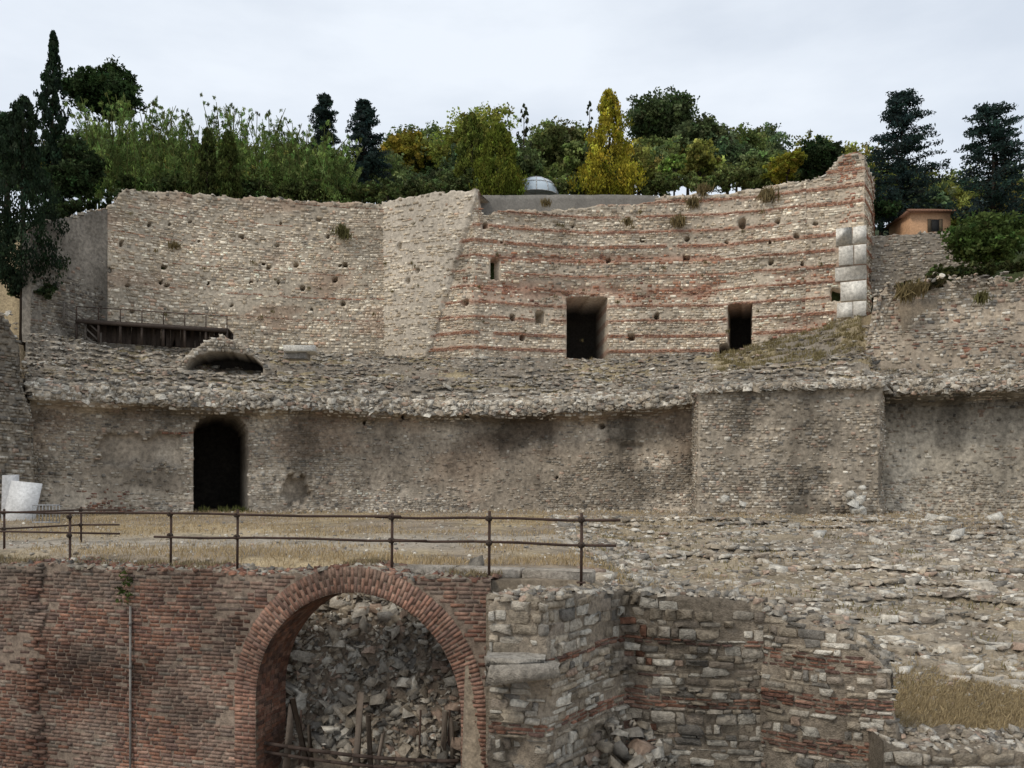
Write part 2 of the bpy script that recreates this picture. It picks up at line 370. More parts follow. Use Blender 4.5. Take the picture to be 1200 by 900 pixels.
# ---------------------------------------------------------------- upper walls
def putlogs(rows_,du,u0,u1,a=2.2,b=2.4,keep=.6):
    L=[]
    for v0 in rows_:
        for uu in np.arange(u0,u1,du):
            if rng.random()<keep: L.append((uu+rng.normal(0,8),v0+rng.normal(0,4),a*rng.uniform(.55,1.25),b*rng.uniform(.55,1.2)))
    return L
def rects(L,dep):
    def f(u,v):
        r=np.zeros(np.shape(u))
        for (uc,vc,a,b2) in L: r=np.where((np.abs(u-uc)<a)&(np.abs(v-vc)<b2),dep,r)
        return r
    return f
LB=putlogs([262,285,310,335,362],30,150,445)
fB=rects(LB,1.2)
def blotch(s,z,a,b,seed): return sst(a,b,fbm(s*.3,z*.45,seed)).ravel()[:,None]
WARM=np.array([1.04,1.0,.94])
def colB(K,u,v,s,z):
    n=np.size(u);sh=np.shape(u)
    st=fbm(s*.25,z*.5,4.).ravel();r=blotch(s,z*2,.1,.5,8.)
    if np.isscalar(K):
        c=np.array([.48,.41,.315])*(1+.25*st[:,None])
        return (c*(1-.5*r)+.5*r*np.array([.38,.25,.17])).reshape(sh+(3,))
    c=palette(n,(.3,.28,.26,.05,.08,.05),1.36)*WARM*(1+.22*st[:,None]);c=c*(1-.35*r)+.35*r*np.array([.42,.28,.195])
    b=K==2;c[b]=bor(b.sum(),1.0)
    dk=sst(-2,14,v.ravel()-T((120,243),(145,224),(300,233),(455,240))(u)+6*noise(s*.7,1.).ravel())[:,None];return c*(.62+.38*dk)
def rows_up(z):
    if z%1.5<.13: return (.065,2,.22,.38)
    return (rng.choice([.10,.13,.16,.2]),1,.12,.45)
def keepB(u,v,s,z,K):
    k=.8-.45*sst(.0,.5,fbm(s*.4,z*.6,2.));return np.where(K==2,np.where(fbm(s*.1,z*.4,6.)>-.05,.8,.1),k)
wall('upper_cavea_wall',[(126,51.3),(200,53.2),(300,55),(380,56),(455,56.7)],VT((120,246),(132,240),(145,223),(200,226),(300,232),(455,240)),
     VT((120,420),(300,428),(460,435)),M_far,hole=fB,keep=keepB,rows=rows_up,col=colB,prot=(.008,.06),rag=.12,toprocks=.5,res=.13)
LD=putlogs([262,284,309],46,575,960)+[(580,315,4.5,12),(632,372,4.5,7),(870,262,3.5,5.5),(978,345,5,6.5),(545,355,3,3.5),(480,330,2.6,3),(470,290,2.6,3),(492,318,2.6,3),(612,396,3,3),(740,395,3,3.5),(905,400,3,3),(600,372,2.5,3),(770,370,2.5,3)]
fD0=rects(LD,1.4)
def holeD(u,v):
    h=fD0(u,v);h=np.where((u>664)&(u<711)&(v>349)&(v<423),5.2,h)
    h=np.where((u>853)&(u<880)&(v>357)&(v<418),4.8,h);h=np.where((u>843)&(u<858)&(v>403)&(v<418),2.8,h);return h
ub=lambda v:562-(v-222)*.31
def bandD(u,v):
    return np.maximum(sst(535,560,u)*(1-sst(835,850,u))*np.exp(-((v-340-5*noise(u*.02,1))/11)**2)*(.8+.5*noise(u*.04,v*.1)), .8*np.exp(-((v-303)/5)**2)*sst(560,600,u)*(1-sst(830,850,u)))+.55*sst(890,930,u)*np.exp(-((v-385)/20)**2)*(.6+.6*noise(u*.06,v*.1))+.5*sst(900,915,u)*np.exp(-((v-325)/9)**2)
def quoin(u,v): return (u>979)&(v>266)&(v<371)
PD=.97
def phD(z): return (z+.3)%PD
def rowon(s,z): return fbm(s*.12,np.floor((z+.3)/PD)*3.3,6.)>-.55
def colD(K,u,v,s,z):
    n=np.size(u);sh=np.shape(u);uf=np.ravel(u);vf_=np.ravel(v);zf_=np.ravel(z);sf=np.ravel(s)
    st=fbm(sf*.25,zf_*.5,14.);cz=(uf<ub(vf_)+4*noise(zf_*3,1.))
    if np.isscalar(K):
        c=np.array([.49,.415,.32])*(1+.2*st[:,None]);row=((phD(zf_-.08*fbm(sf*.35,zf_*.15,2.,3))<.27)&rowon(sf,zf_))
        c=np.where(cz[:,None],np.array([.54,.475,.385]),c)
        r=np.clip(bandD(uf,vf_)+.8*row,0,1)[:,None]*(~cz)[:,None]
        c=c*(1-.8*r)+.8*r*np.array([.37,.205,.14]);return c.reshape(sh+(3,))
    c=palette(n,(.3,.28,.26,.05,.08,.05),1.34)*WARM*(1+.22*st[:,None])
    b=(K==2)|((rng.random(n)<bandD(uf,vf_)*.85))
    pil=(uf>984)&(uf<1002)&(vf_<262);b|=pil&(rng.random(n)<.8)
    b&=~cz;c[b]=bor(b.sum(),1.0)
    c[cz]=palette(cz.sum(),(.4,.35,.2,.02,.02,.03),1.36)*WARM
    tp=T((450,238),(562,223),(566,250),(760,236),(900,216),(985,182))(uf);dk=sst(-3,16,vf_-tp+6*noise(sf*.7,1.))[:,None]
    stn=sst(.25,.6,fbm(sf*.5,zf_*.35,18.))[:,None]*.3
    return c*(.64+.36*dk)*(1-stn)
def rows_D(z):
    if phD(z)<.2: return (.065,2,.22,.38)
    return (rng.choice([.10,.13,.16,.19]),1,.12,.45)
def keepD(u,v,s,z,K):
    k=.8-.4*sst(.0,.5,fbm(s*.4,z*.6,2.));cz=u<ub(v)
    k=np.where(K==2,np.where(rowon(s,z),.96,.12),k);k=np.where(cz,np.where(K==2,.0,.5),k)
    k=np.where(quoin(u,v)&(u<1013),0,k);k=np.where(bandD(u,v)>.5,k*.85,k);return k
def dispD(u,v,s,z):
    cz=u<ub(v);row=(phD(z-.08*fbm(s*.35,z*.15,2.,3))<.22)&rowon(s,z)
    return -.22*bandD(u,v)*(.6+.6*fbm(s*.8,z*2.))*(~cz) + np.where(cz,.22,.05*row)+ .05*fbm(s*.5,z*1.5,19.)*(~cz)
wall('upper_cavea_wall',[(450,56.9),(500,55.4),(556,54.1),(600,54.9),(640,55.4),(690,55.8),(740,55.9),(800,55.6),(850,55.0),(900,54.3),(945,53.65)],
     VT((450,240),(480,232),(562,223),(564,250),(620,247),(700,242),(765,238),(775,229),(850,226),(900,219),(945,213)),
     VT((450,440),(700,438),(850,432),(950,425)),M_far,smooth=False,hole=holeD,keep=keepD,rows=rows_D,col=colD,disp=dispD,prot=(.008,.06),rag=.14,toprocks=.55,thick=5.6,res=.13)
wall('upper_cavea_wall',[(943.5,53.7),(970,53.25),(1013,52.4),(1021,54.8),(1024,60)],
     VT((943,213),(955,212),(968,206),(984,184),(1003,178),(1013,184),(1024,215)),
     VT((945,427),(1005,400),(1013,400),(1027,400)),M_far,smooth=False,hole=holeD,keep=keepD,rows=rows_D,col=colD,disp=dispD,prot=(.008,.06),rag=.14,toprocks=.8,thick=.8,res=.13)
mb=MB();cor=W(1013,300,52.4)[:2];w0=W(970,300,53.25)[:2];dr=(cor-w0)/np.linalg.norm(cor-w0);nr_=np.array([dr[1],-dr[0]]);ang=math.atan2(dr[1],dr[0])
for va,vb_,ul in [(265,286,981),(287,310,984),(311,328,980),(329,352,986),(353,371,982)]:
    z0,z1=W(0,vb_,52.5)[2],W(0,va,52.5)[2];wd_=(1014.5-ul)*.0525
    parts=[(0,wd_)] if rng.random()<.5 else [(0,wd_*.45),(wd_*.46,wd_)]
    for a0,a1 in parts:
        c2=cor+dr*(.12-(a0+a1)/2)+nr_*(.12-.6)
        box(mb,(c2[0],c2[1],(z0+z1)/2),(a1-a0-.02,1.2,z1-z0-.03),np.array([.74,.70,.62])*rng.uniform(.85,1.05),rz=ang,jit=.012,bev=.03)
mb.obj('marble_quoins',M_far)
def colP(c0,am=.15):
    c0=np.array(c0)
    def f(K,u,v,s,z):
        n=np.size(u);sh=np.shape(u);st=fbm(s*.3,z*.15,3.).ravel()+.6*fbm(s*1.5,z*.2,4.).ravel()+.5*fbm(s*2.,z*2.,5.).ravel()
        c=c0*(1+am*st[:,None]);return (c.reshape(sh+(3,)) if np.isscalar(K) else palette(n,g=.6))
    return f
plainrow=lambda z:(.45,1,.9,1.4)
rowsS=lambda z:(rng.choice([.1,.13,.16,.2]),1,.13,.42)
wall('concrete_parapet',[(560,56.2),(660,57),(772,57)],VT((560,229),(700,228),(772,229)),VT((560,262),(772,260)),M_plain,keep=lambda u,v,s,z,K:0*u,rows=plainrow,col=colP((.22,.205,.18)),rag=.02,toprocks=0,res=.3,thick=.4)
wall('rendered_side_wall',[(36,46.5),(60,47.8),(131,51.6)],VT((36,272),(50,262),(131,243)),VT((36,400),(131,410)),M_low,keep=lambda u,v,s,z,K:.85*sst(.1,.4,fbm(s*.5,z*.5,3.)+.35*sst(370,400,v)),rows=rowsS,col=colP((.2,.178,.148),.35),rag=.08,toprocks=.4,res=.18,thick=.6,smooth=False)
wall('retaining_wall',[(1020,54.5),(1080,53.5),(1160,52)],VT((1020,276),(1160,270)),VT((1020,345),(1160,345)),M_far,rows=rowsS,keep=lambda u,v,s,z,K:0*u+.7,
     col=lambda K,u,v,s,z:(np.full(np.shape(u)+(3,),1)*np.array([.28,.245,.2]) if np.isscalar(K) else palette(np.size(u),g=.85)),rag=.1)
def colE(K,u,v,s,z):
    n=np.size(u);sh=np.shape(u);st=fbm(s*.4,z*.6,21.).ravel()
    if np.isscalar(K): return (np.array([.38,.315,.24])*(1+.25*st[:,None])).reshape(sh+(3,))
    c=palette(n,g=1.1)*(1+.3*st[:,None]);b=(rng.random(n)<.35*np.exp(-((v-407)/5)**2)+.04);c[b]=bpal(b.sum());return c
wall('right_cavea_wall',[(1013,45.2),(1030,44.6),(1100,43.9),(1180,43.2),(1260,42.4)],VT((1013,352),(1030,342),(1045,334),(1100,328),(1150,325),(1200,318),(1260,314)),
     VT((1013,445),(1260,445)),M_far,rows=rowsS,keep=lambda u,v,s,z,K:.8-.45*sst(.1,.5,fbm(s*.5,z*.8,3.)),col=colE,disp=lambda u,v,s,z:-.9*sst(440,325,v)*1.2+.3*fbm(s*.5,z*.5,8.),prot=(.02,.09),rag=.3,toprocks=.8,thick=2)

# ---------- lower wall
def lipfn(w=.9):
    def f(u,v,s,z):
        zz=zf(u)+.26*fbm(s*.6,2.2)+.08*noise(s*4,1.)
        return w*sst(-.85,-.5,z-zz)+.1*fbm(s*.4,z*.5,77.)
    return f
def colL(K,u,v,s,z):
    n=np.size(u);sh=np.shape(u);uf,vff=np.ravel(u),np.ravel(v);sf,zf_=np.ravel(s),np.ravel(z)
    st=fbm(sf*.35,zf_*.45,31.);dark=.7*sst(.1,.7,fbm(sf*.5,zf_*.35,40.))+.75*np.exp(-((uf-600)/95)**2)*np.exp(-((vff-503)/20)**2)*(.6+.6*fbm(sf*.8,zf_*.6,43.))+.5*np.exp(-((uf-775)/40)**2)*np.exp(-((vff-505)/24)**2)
    dark=np.clip(np.maximum(dark,.8*np.exp(-((vff-490)/9)**2)*(.5+.5*noise(sf*.8,1.))),0,1)  # band below the ledge darkened: cove shade painted over the stains
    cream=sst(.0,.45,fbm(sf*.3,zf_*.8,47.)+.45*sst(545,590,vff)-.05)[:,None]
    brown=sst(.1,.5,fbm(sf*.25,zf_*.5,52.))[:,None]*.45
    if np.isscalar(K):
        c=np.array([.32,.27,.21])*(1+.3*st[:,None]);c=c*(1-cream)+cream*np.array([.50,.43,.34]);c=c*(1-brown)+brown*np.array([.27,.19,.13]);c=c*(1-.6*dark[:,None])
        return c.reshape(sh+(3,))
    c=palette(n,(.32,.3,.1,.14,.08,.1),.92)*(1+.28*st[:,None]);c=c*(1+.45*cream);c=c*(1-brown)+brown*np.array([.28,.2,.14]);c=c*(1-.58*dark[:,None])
    lip=zf_>zf(uf)-.8
    c[lip]=palette(lip.sum(),(.3,.2,.35,.1,.05,.05),1.08)
    rb=((uf>92)&(uf<170)&(vff>573)&(rng.random(n)<.6))|((np.abs(vff-508)<3)&(uf>180)&(uf<225));c[rb]=bpal(rb.sum());return c
LL=putlogs([495,560],55,320,800,1.8,2.1,.45)
fL0=rects(LL,.9)
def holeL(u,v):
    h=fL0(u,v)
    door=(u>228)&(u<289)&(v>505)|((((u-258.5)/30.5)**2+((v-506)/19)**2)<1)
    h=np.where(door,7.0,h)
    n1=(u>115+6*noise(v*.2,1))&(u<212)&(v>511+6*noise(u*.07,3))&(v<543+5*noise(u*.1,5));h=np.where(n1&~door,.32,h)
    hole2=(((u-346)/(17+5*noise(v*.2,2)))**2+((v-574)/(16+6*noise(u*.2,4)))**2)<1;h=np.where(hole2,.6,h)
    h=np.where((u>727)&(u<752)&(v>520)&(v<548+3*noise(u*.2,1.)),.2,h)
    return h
def keepL(u,v,s,z,K):
    pl=fbm(s*.22,z*.45,51.);return .84-.6*sst(.0,.35,pl)*(1-sst(-.9,-.6,z-zf(u)))
rowsL=lambda z:(rng.choice([.09,.11,.14]),1,.12,.32) if z<3.1 else (rng.uniform(.1,.2),1,.14,.42)
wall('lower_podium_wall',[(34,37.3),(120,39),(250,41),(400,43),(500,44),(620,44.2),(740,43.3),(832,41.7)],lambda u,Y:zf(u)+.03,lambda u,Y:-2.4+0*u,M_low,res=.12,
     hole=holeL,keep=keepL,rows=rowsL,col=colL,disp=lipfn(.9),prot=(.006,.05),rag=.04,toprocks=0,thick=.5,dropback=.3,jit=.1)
def colPier(K,u,v,s,z):
    n=np.size(u);sh=np.shape(u);sf,zf_=np.ravel(s),np.ravel(z)
    st=fbm(sf*.35,zf_*.45,31.);dark=sst(.1,.6,fbm(sf*.4,zf_*.3,49.))
    if np.isscalar(K): return (np.array([.35,.30,.235])*(1+.25*st[:,None])*(1-.45*dark[:,None])).reshape(sh+(3,))
    return palette(n,(.32,.3,.12,.13,.08,.1),1.02)*(1+.28*st[:,None])*(1-.45*dark[:,None])
wall('masonry_pier',[(808,43),(819,40.3),(1031,39.1),(1036,41.6)],lambda u,Y:zf(u)+.02,lambda u,Y:-2.4+0*u,M_low,res=.13,smooth=False,
     keep=lambda u,v,s,z,K:.82-.5*sst(.1,.4,fbm(s*.3,z*.5,61.)),rows=lambda z:(rng.choice([.09,.12,.15]),1,.13,.34),col=colPier,
     disp=lambda u,v,s,z:.1*sst(-.5,-.2,z-zf(u))+.14*fbm(s*.5,z*.5,9.)+.1*sst(-.3,-1.3,z),prot=(.008,.06),rag=.06,toprocks=.6,trs=(.06,.2),thick=1.2,dropback=.5)
def colR(K,u,v,s,z):
    n=np.size(u);sh=np.shape(u);st=fbm(s*.3,z*.3,71.).ravel();dk=(1-.5*sst(520,470,v).ravel()[:,None])*(1-.4*blotch(s*2,z*.6,.2,.6,33.))  # dk: shade under the overhang painted into the colour, plus random blotches
    if np.isscalar(K): return (np.array([.46,.41,.33])*(1+.25*st[:,None])*dk).reshape(sh+(3,))
    c=palette(n,g=1.0)*(1+.2*st[:,None])*dk;lip=np.ravel(z)>zf(np.ravel(u))-.8;c[lip]=palette(lip.sum(),g=1.08);return c
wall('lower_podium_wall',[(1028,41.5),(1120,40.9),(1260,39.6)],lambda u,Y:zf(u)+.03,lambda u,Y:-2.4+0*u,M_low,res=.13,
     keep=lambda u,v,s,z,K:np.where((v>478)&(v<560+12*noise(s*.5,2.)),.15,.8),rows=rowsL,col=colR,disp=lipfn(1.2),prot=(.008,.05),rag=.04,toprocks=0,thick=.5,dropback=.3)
wall('ruined_pier',[(-60,34),(-10,34.6),(34,36),(40,38)],VT((-60,380),(0,372),(14,366),(30,392),(36,440),(40,450)),lambda u,Y:-2.4+0*u,M_low,res=.16,smooth=False,
     keep=lambda u,v,s,z,K:.8+0*u,rows=lambda z:(rng.uniform(.1,.2),1,.14,.4),col=lambda K,u,v,s,z:colPier(K,u,v,s,z)*.7,
     disp=lambda u,v,s,z:.3*fbm(s*.4,z*.4,9.)-.6*sst(2.5,5,z),prot=(.02,.1),rag=.3,toprocks=1,thick=5)
mb=MB();n=7500;u=rng.uniform(34,1258,n);sk=(u>815)&(u<1035)
Yl=Yf(u)+rng.uniform(-.06,.12,n);zz=zf(u)+rng.uniform(-.5,.07,n);sz=.06+.19*rng.random(n)**1.7
zz=np.where(sk,zf(u)+rng.uniform(-.12,.04,n),zz)
rocks(mb,np.stack([(u-600)*Yl/1000,Yl,zz],1),np.stack([sz*1.5,sz*1.1,sz*.8],1),palette(n,(.3,.22,.3,.1,.05,.08),1.05),tilt=.25,rz=rng.normal(0,.4,n),jit=.2)
mb.obj('cornice_rubble',M_rock)
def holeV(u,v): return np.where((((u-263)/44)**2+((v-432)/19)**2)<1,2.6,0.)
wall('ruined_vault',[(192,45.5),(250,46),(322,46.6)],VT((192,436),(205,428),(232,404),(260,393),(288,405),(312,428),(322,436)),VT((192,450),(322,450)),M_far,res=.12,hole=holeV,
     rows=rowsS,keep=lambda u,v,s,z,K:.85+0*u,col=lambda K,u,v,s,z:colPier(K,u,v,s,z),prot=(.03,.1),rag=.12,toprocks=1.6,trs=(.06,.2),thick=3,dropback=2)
mb=MB();box(mb,W(352,410,47)+[0,0,0],(1.7,1.0,.35),(.66,.63,.56),rz=.1,jit=.03);box(mb,W(348,417,47.2),(1.2,.8,.35),(.3,.28,.25),rz=-.1,jit=.03);mb.obj('stone_slab',M_rock)

# ---------------------------------------------------------------- brick wall with arch
A=np.array([-13.3,17.78]);B=np.array([-.345,13.8]);pa=Path([A,B],False,True);Lw=pa.L
def s_of_u(u):
    k=(u-600)/1000;d=(B-A)/Lw;return (k*A[1]-A[0])/(d[0]-k*d[1])
sl,sr=s_of_u(300),s_of_u(540);sc=(sl+sr)/2;R=(sr-sl)/2;zc=-1.88-R;Ro=R+.44;TH=.95;ZB=-6.6
mb=MB()
wt=lambda s:np.maximum(-1.6+.05*fbm(s*1.5,2.)+.03*noise(s*6,1),np.where(np.abs(s-sc)<Ro*.55,zc+np.sqrt(np.maximum(Ro**2-(s-sc)**2,0))+.0,-9))
S=np.unique(np.concatenate([np.arange(0,Lw,.12),[Lw,sc-R,sc+R],sc+R*np.cos(np.linspace(0,math.pi,60))]))
col0=np.array([.25,.195,.15])
for face,d in ((0,0.),(1,-TH)):
    for a,b2 in zip(S[:-1],S[1:]):
        mid=(a+b2)/2;ins=abs(mid-sc)<R
        za=zc+math.sqrt(max(R*R-(a-sc)**2,0)) if ins else ZB
        zb2=zc+math.sqrt(max(R*R-(b2-sc)**2,0)) if ins else ZB
        ta,tb=float(wt(a)),float(wt(b2));kk=6
        t=np.linspace(0,1,kk);la=za+(ta-za)*t;lb=zb2+(tb-zb2)*t
        V=np.concatenate([pa.P(np.full(kk,a),la,np.full(kk,d)),pa.P(np.full(kk,b2),lb,np.full(kk,d))])
        q=[[i,i+kk,i+kk+1,i+1] for i in range(kk-1)]
        mb.add(V,col0,q=q)
        if face==0:
            V=pa.P(np.array([a,b2,b2,a]),np.array([ta,tb,tb,ta]),np.array([0,0,-TH,-TH]));mb.add(V,(.27,.23,.18),q=[[0,1,2,3]])
th=np.linspace(0,math.pi,61)
nd=7
for a,b2 in zip(th[:-1],th[1:]):
    for kd in range(nd):
        d0,d1=-TH*kd/nd-.004,-TH*(kd+1)/nd+.004;rr_=R-rng.uniform(0,.012)
        V=pa.P(sc+rr_*np.cos(np.array([a,b2,b2,a])),zc+rr_*np.sin(np.array([a,b2,b2,a])),np.array([d0,d0,d1,d1]));mb.add(V,bpal(1,.8)[0],q=[[0,1,2,3]])
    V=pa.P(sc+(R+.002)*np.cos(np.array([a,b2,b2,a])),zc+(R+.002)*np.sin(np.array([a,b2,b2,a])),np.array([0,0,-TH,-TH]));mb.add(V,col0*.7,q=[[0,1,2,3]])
for sx,sg in ((sc-R,1),(sc+R,-1)):
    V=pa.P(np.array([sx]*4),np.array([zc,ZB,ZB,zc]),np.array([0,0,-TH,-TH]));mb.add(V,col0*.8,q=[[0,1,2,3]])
    for kz in range(36):
        for kd in range(4):
            z0=zc-.075*kz;of=.12*(kz%2);d0=-TH*kd/4-of*.5-.005;d1=max(-TH,d0-TH/4+.012);e_=sx+sg*rng.uniform(.004,.016)
            V=pa.P(np.array([e_]*4),np.array([z0,z0-.066,z0-.066,z0]),np.array([d0,d0,d1,d1]));mb.add(V,bpal(1,.8)[0],q=[[0,1,2,3]])
def bcol(s,z,n):
    c=bpal(n,.9);st=fbm(s*.5,z*.5,81.);d=fbm(s*1.2,z*1.5,82.)
    c=c*(1+.35*st[:,None]);g=sst(.0,.6,d)[:,None]*.55;c=c*(1-g)+g*np.array([.235,.195,.16])
    g2=(rng.random(n)<.06)[:,None]*.6;c=c*(1-g2)+g2*np.array([.3,.27,.22])
    dk=sst(.1,.6,fbm(s*.35,z*.8,83.))[:,None]*.4;c=c*(1-dk)
    tp=sst(-2.15,-1.7,z+.2*fbm(s,1.))[:,None]*.45;return c*(1-tp)+tp*np.array([.12,.11,.09])
z=ZB;Q=[]
while z<-1.2:
    hh=.068;w=np.where(rng.random(90)<.7,.265,.14)*rng.uniform(.9,1.1,90);e=np.cumsum(w)-rng.uniform(0,.26);e=e[(e>0.02)&(e<Lw-.03)];e=np.concatenate([[0],e,[Lw]])
    s0,s1=e[:-1],e[1:];w_=lambda s:.02*fbm(s*.7,z*.3)
    Q.append(np.stack([np.stack([s0+.006,z+.005+w_(s0)],1),np.stack([s1-.006,z+.005+w_(s1)],1),np.stack([s1-.006,z+hh-.005+w_(s1)],1),np.stack([s0+.006,z+hh-.005+w_(s0)],1)],1));z+=hh
Q=np.concatenate(Q);cs=Q[...,0].mean(1);cz=Q[...,1].mean(1)
rr=np.sqrt((Q[...,0]-sc)**2+(Q[...,1]-zc)**2).min(1)
ok=(cz<wt(cs)-.02)&((rr>Ro-.03)|(cz<zc))
ok&=~((cz<zc)&(np.abs(cs-sc)<R+.42))&(rng.random(len(cs))<.95-.5*sst(.25,.55,fbm(cs*.8,cz*.9,84.)))
Q=Q[ok];cs=cs[ok];cz=cz[ok]
pr=.002+.014*rng.random(len(cs))**1.5;butt=((cs>s_of_u(38))&(cs<s_of_u(50)))
blocks(mb,Q,lambda s,z2,d:pa.P(s,z2,d+np.where(butt,.05,0)[:,None]),pr,bcol(cs,cz,len(cs)),n=4,jit=.05,flat=.94)
nv=100;Q=[]
for i in range(nv):
    a,b2=math.pi*i/nv,math.pi*(i+1)/nv;g=.0028
    for r0,r1 in (((R,R+.27),(R+.275,Ro)) if i%2 else ((R,R+.14),(R+.145,Ro))):
        Q.append([[sc+r0*math.cos(b2-g),zc+r0*math.sin(b2-g)],[sc+r0*math.cos(a+g),zc+r0*math.sin(a+g)],[sc+r1*math.cos(a+g),zc+r1*math.sin(a+g)],[sc+r1*math.cos(b2-g),zc+r1*math.sin(b2-g)]])
z=zc-.07;i=0
while z>ZB:
    for sg in (-1,1):
        for r0,r1 in (((R,R+.27),(R+.28,Ro)) if i%2 else ((R,R+.14),(R+.15,Ro))):
            a,b2=sorted((sc+sg*r0,sc+sg*r1));Q.append([[a+.004,z+.005],[b2-.004,z+.005],[b2-.004,z+.065],[a+.004,z+.065]])
    z-=.07;i+=1
Q=np.array(Q);cs=Q[...,0].mean(1);cz=Q[...,1].mean(1);okk=cs<Lw-.05;Q,cs,cz=Q[okk],cs[okk],cz[okk]
vc=bpal(len(cs),1.0)*.6+.4*np.array([.26,.16,.12]);vc*=(1+.3*fbm(cs,cz,3.))[:,None];tpv=sst(-1.95,-1.5,cz)[:,None]*.4;vc=vc*(1-tpv)+tpv*np.array([.14,.125,.1])
blocks(mb,Q,pa.P,rng.uniform(.004,.018,len(cs)),vc,n=4,jit=.035,flat=.95)
n=1300;s=rng.uniform(0,Lw,n);sz=rng.uniform(.03,.1,n);rocks(mb,pa.P(s,wt(s)+.0,-rng.uniform(0,TH,n)),np.stack([sz*1.5,sz,sz*.6],1),np.where(rng.random((n,1))<.5,palette(n,g=.7),bpal(n,.8)))
mb.obj('brick_arch_wall',M_brick)
mb=MB();s=s_of_u(155);tube(mb,pa.P(s,-2.3,.05),pa.P(s,-6.2,.05),.022,c=(.25,.235,.21));
for z in (-2.6,-3.4,-4.2): tube(mb,pa.P(s,z,.05),pa.P(s,z-.05,.05),.034,c=(.2,.18,.16))
mb.obj('drainpipe',M_plain)

# ---------------------------------------------------------------- near stone wall
def colN(K,u,v,s,z):
    n=np.size(u);sh=np.shape(u);sf,zf_=np.ravel(s),np.ravel(z);st=fbm(sf*.8,zf_*.8,91.);dk=sst(.1,.6,fbm(sf*.7,zf_*.5,92.))[:,None]
    if np.isscalar(K): return (np.array([.31,.26,.20])*(1+.3*st[:,None])*(1-.45*dk)).reshape(sh+(3,))
    c=palette(n,(.3,.28,.25,.12,.03,.1),.97)*(1+.22*st[:,None]);b=(K==2)&(rng.random(n)<.9);c[b]=bpal(b.sum(),.88)
    uf=np.ravel(u);rb=(~b)&((uf>733)&(uf<764)&(rng.random(n)<.45));c[rb]=bpal(rb.sum(),.8);return c*(1-.4*dk)
def rows_N(z):
    ph=(z+9)%.92
    if ph<.13: return (.055,2,.16,.32)
    return (rng.choice([.07,.1,.13,.17]),1,.1,.45)
def rows_N2(z):
    ph=(z+9)%.62
    if ph<.26: return (.055,2,.14,.3)
    return (rng.choice([.08,.1,.13,.15]),1,.1,.4)
def keepN(u,v,s,z,K): return np.where(K==2,.88,.93-.35*sst(.1,.5,fbm(s*.9,z*.9,5.)))
NK=dict(res=.08,smooth=False,keep=keepN,col=colN,prot=(.008,.06),n=8,jit=.085,gap=.007,rowwob=.07,zj=.014,flat=.88)
wall('ruined_stone_wall',[(572,11.75),(640,11.6),(735,13.35),(760,13.2),(895,13.0)],
     VT((572,712),(576,702),(640,697),(700,693),(735,692),(760,697),(895,703)),lambda u,Y:-5.4+0*u,M_near,rows=rows_N,
     disp=lambda u,v,s,z:.06*fbm(s*1.2,z*1.2,7.)-.14*sst(650,640,u)*sst(-2.6,-2.9,z)*(.6+noise(s*3,z*3)),rag=.05,toprocks=1.6,trs=(.03,.14),thick=1.1,dropback=2.5,**NK)
wall('ruined_stone_wall',[(893,13.0),(970,12.5),(1048,12.1),(1056,12.9)],
     VT((893,708),(905,716),(935,722),(968,727),(990,742),(1002,755),(1030,770),(1045,790),(1050,850)),lambda u,Y:-5.4+0*u,M_near,rows=rows_N2,
     disp=lambda u,v,s,z:.06*fbm(s*1.2,z*1.2,7.)+.03,rag=.16,toprocks=2.,trs=(.04,.17),thick=.9,dropback=2.5,**NK)
wall('low_stone_wall',[(1035,11.6),(1120,11.5),(1300,11.5)],VT((1035,868),(1060,874),(1300,880)),lambda u,Y:-5.4+0*u,M_near,rows=rows_N,rag=.08,toprocks=2.2,trs=(.03,.13),thick=1.2,**NK)
mb=MB()
box(mb,W(612,786,11.35)+[0,.1,0],(.95,.55,.2),(.33,.295,.245),rz=.02,jit=.03)
box(mb,W(606,774,11.4)+[0,.15,0],(.78,.5,.09),(.42,.385,.33),rz=-.03,jit=.02);mb.obj('cap_stone',M_near)
mb=MB();n=700;x=rng.uniform(.7,5.2,n);y=rng.uniform(11.2,12.9,n);hz=-5.2+1.15*np.exp(-((x-1.7)/.8)**2)*sst(11,12.8,y)+.5*sst(11.,12.8,y);sz=np.clip(rng.gamma(2,.035,n)+.03,0,.24)
rocks(mb,np.stack([x,y,hz],1),np.stack([sz*1.5,sz,sz*.7],1),palette(n,g=.75),tilt=.4);mb.obj('fallen_debris',M_rock)

# ---------------------------------------------------------------- scattered rubble
mb=MB()
n=12500;y=14.6+rng.random(n)**.9*22.4;x=rng.uniform(0,1,n)*(y*.68-1.5)+1.5
k0=np.round(qstep(x,y));ly=k0*1.7-.6*noise(x*.4,y*.2)-.25*noise(x*1.3,y*.5)+rng.normal(0,.07,n);y=np.where(rng.random(n)<.65,ly,y)
gr=np.exp(-(((x-7.6)/2.4)**2+((y-14.4)/1.1)**2));pn=fbm(x*.35,y*.5,12.)
ok=((gr<.3)|(rng.random(n)<.25))&(y>14.2)&((pn>-.15)|(rng.random(n)<.3));x,y=x[ok],y[ok];n=len(x)
sz=np.clip(rng.gamma(1.6,.032,n)+.03,0,.3);z=H(x,y)
rocks(mb,np.stack([x,y,z+sz*.05],1),np.stack([sz*1.9,sz*1.1,sz*.65],1),palette(n,(.3,.25,.22,.12,.05,.1),1.05)*(1+.25*fbm(x*.3,y*.3,2.))[:,None],tilt=.16,rz=rng.normal(0,.4,n))
n=9000;y=rng.uniform(13,40,n);x=y*rng.uniform(-.1,.66,n)+.5;ok=(x>1.5)&(y>14);x,y=x[ok],y[ok];n=len(x);sz=rng.uniform(.015,.06,n)
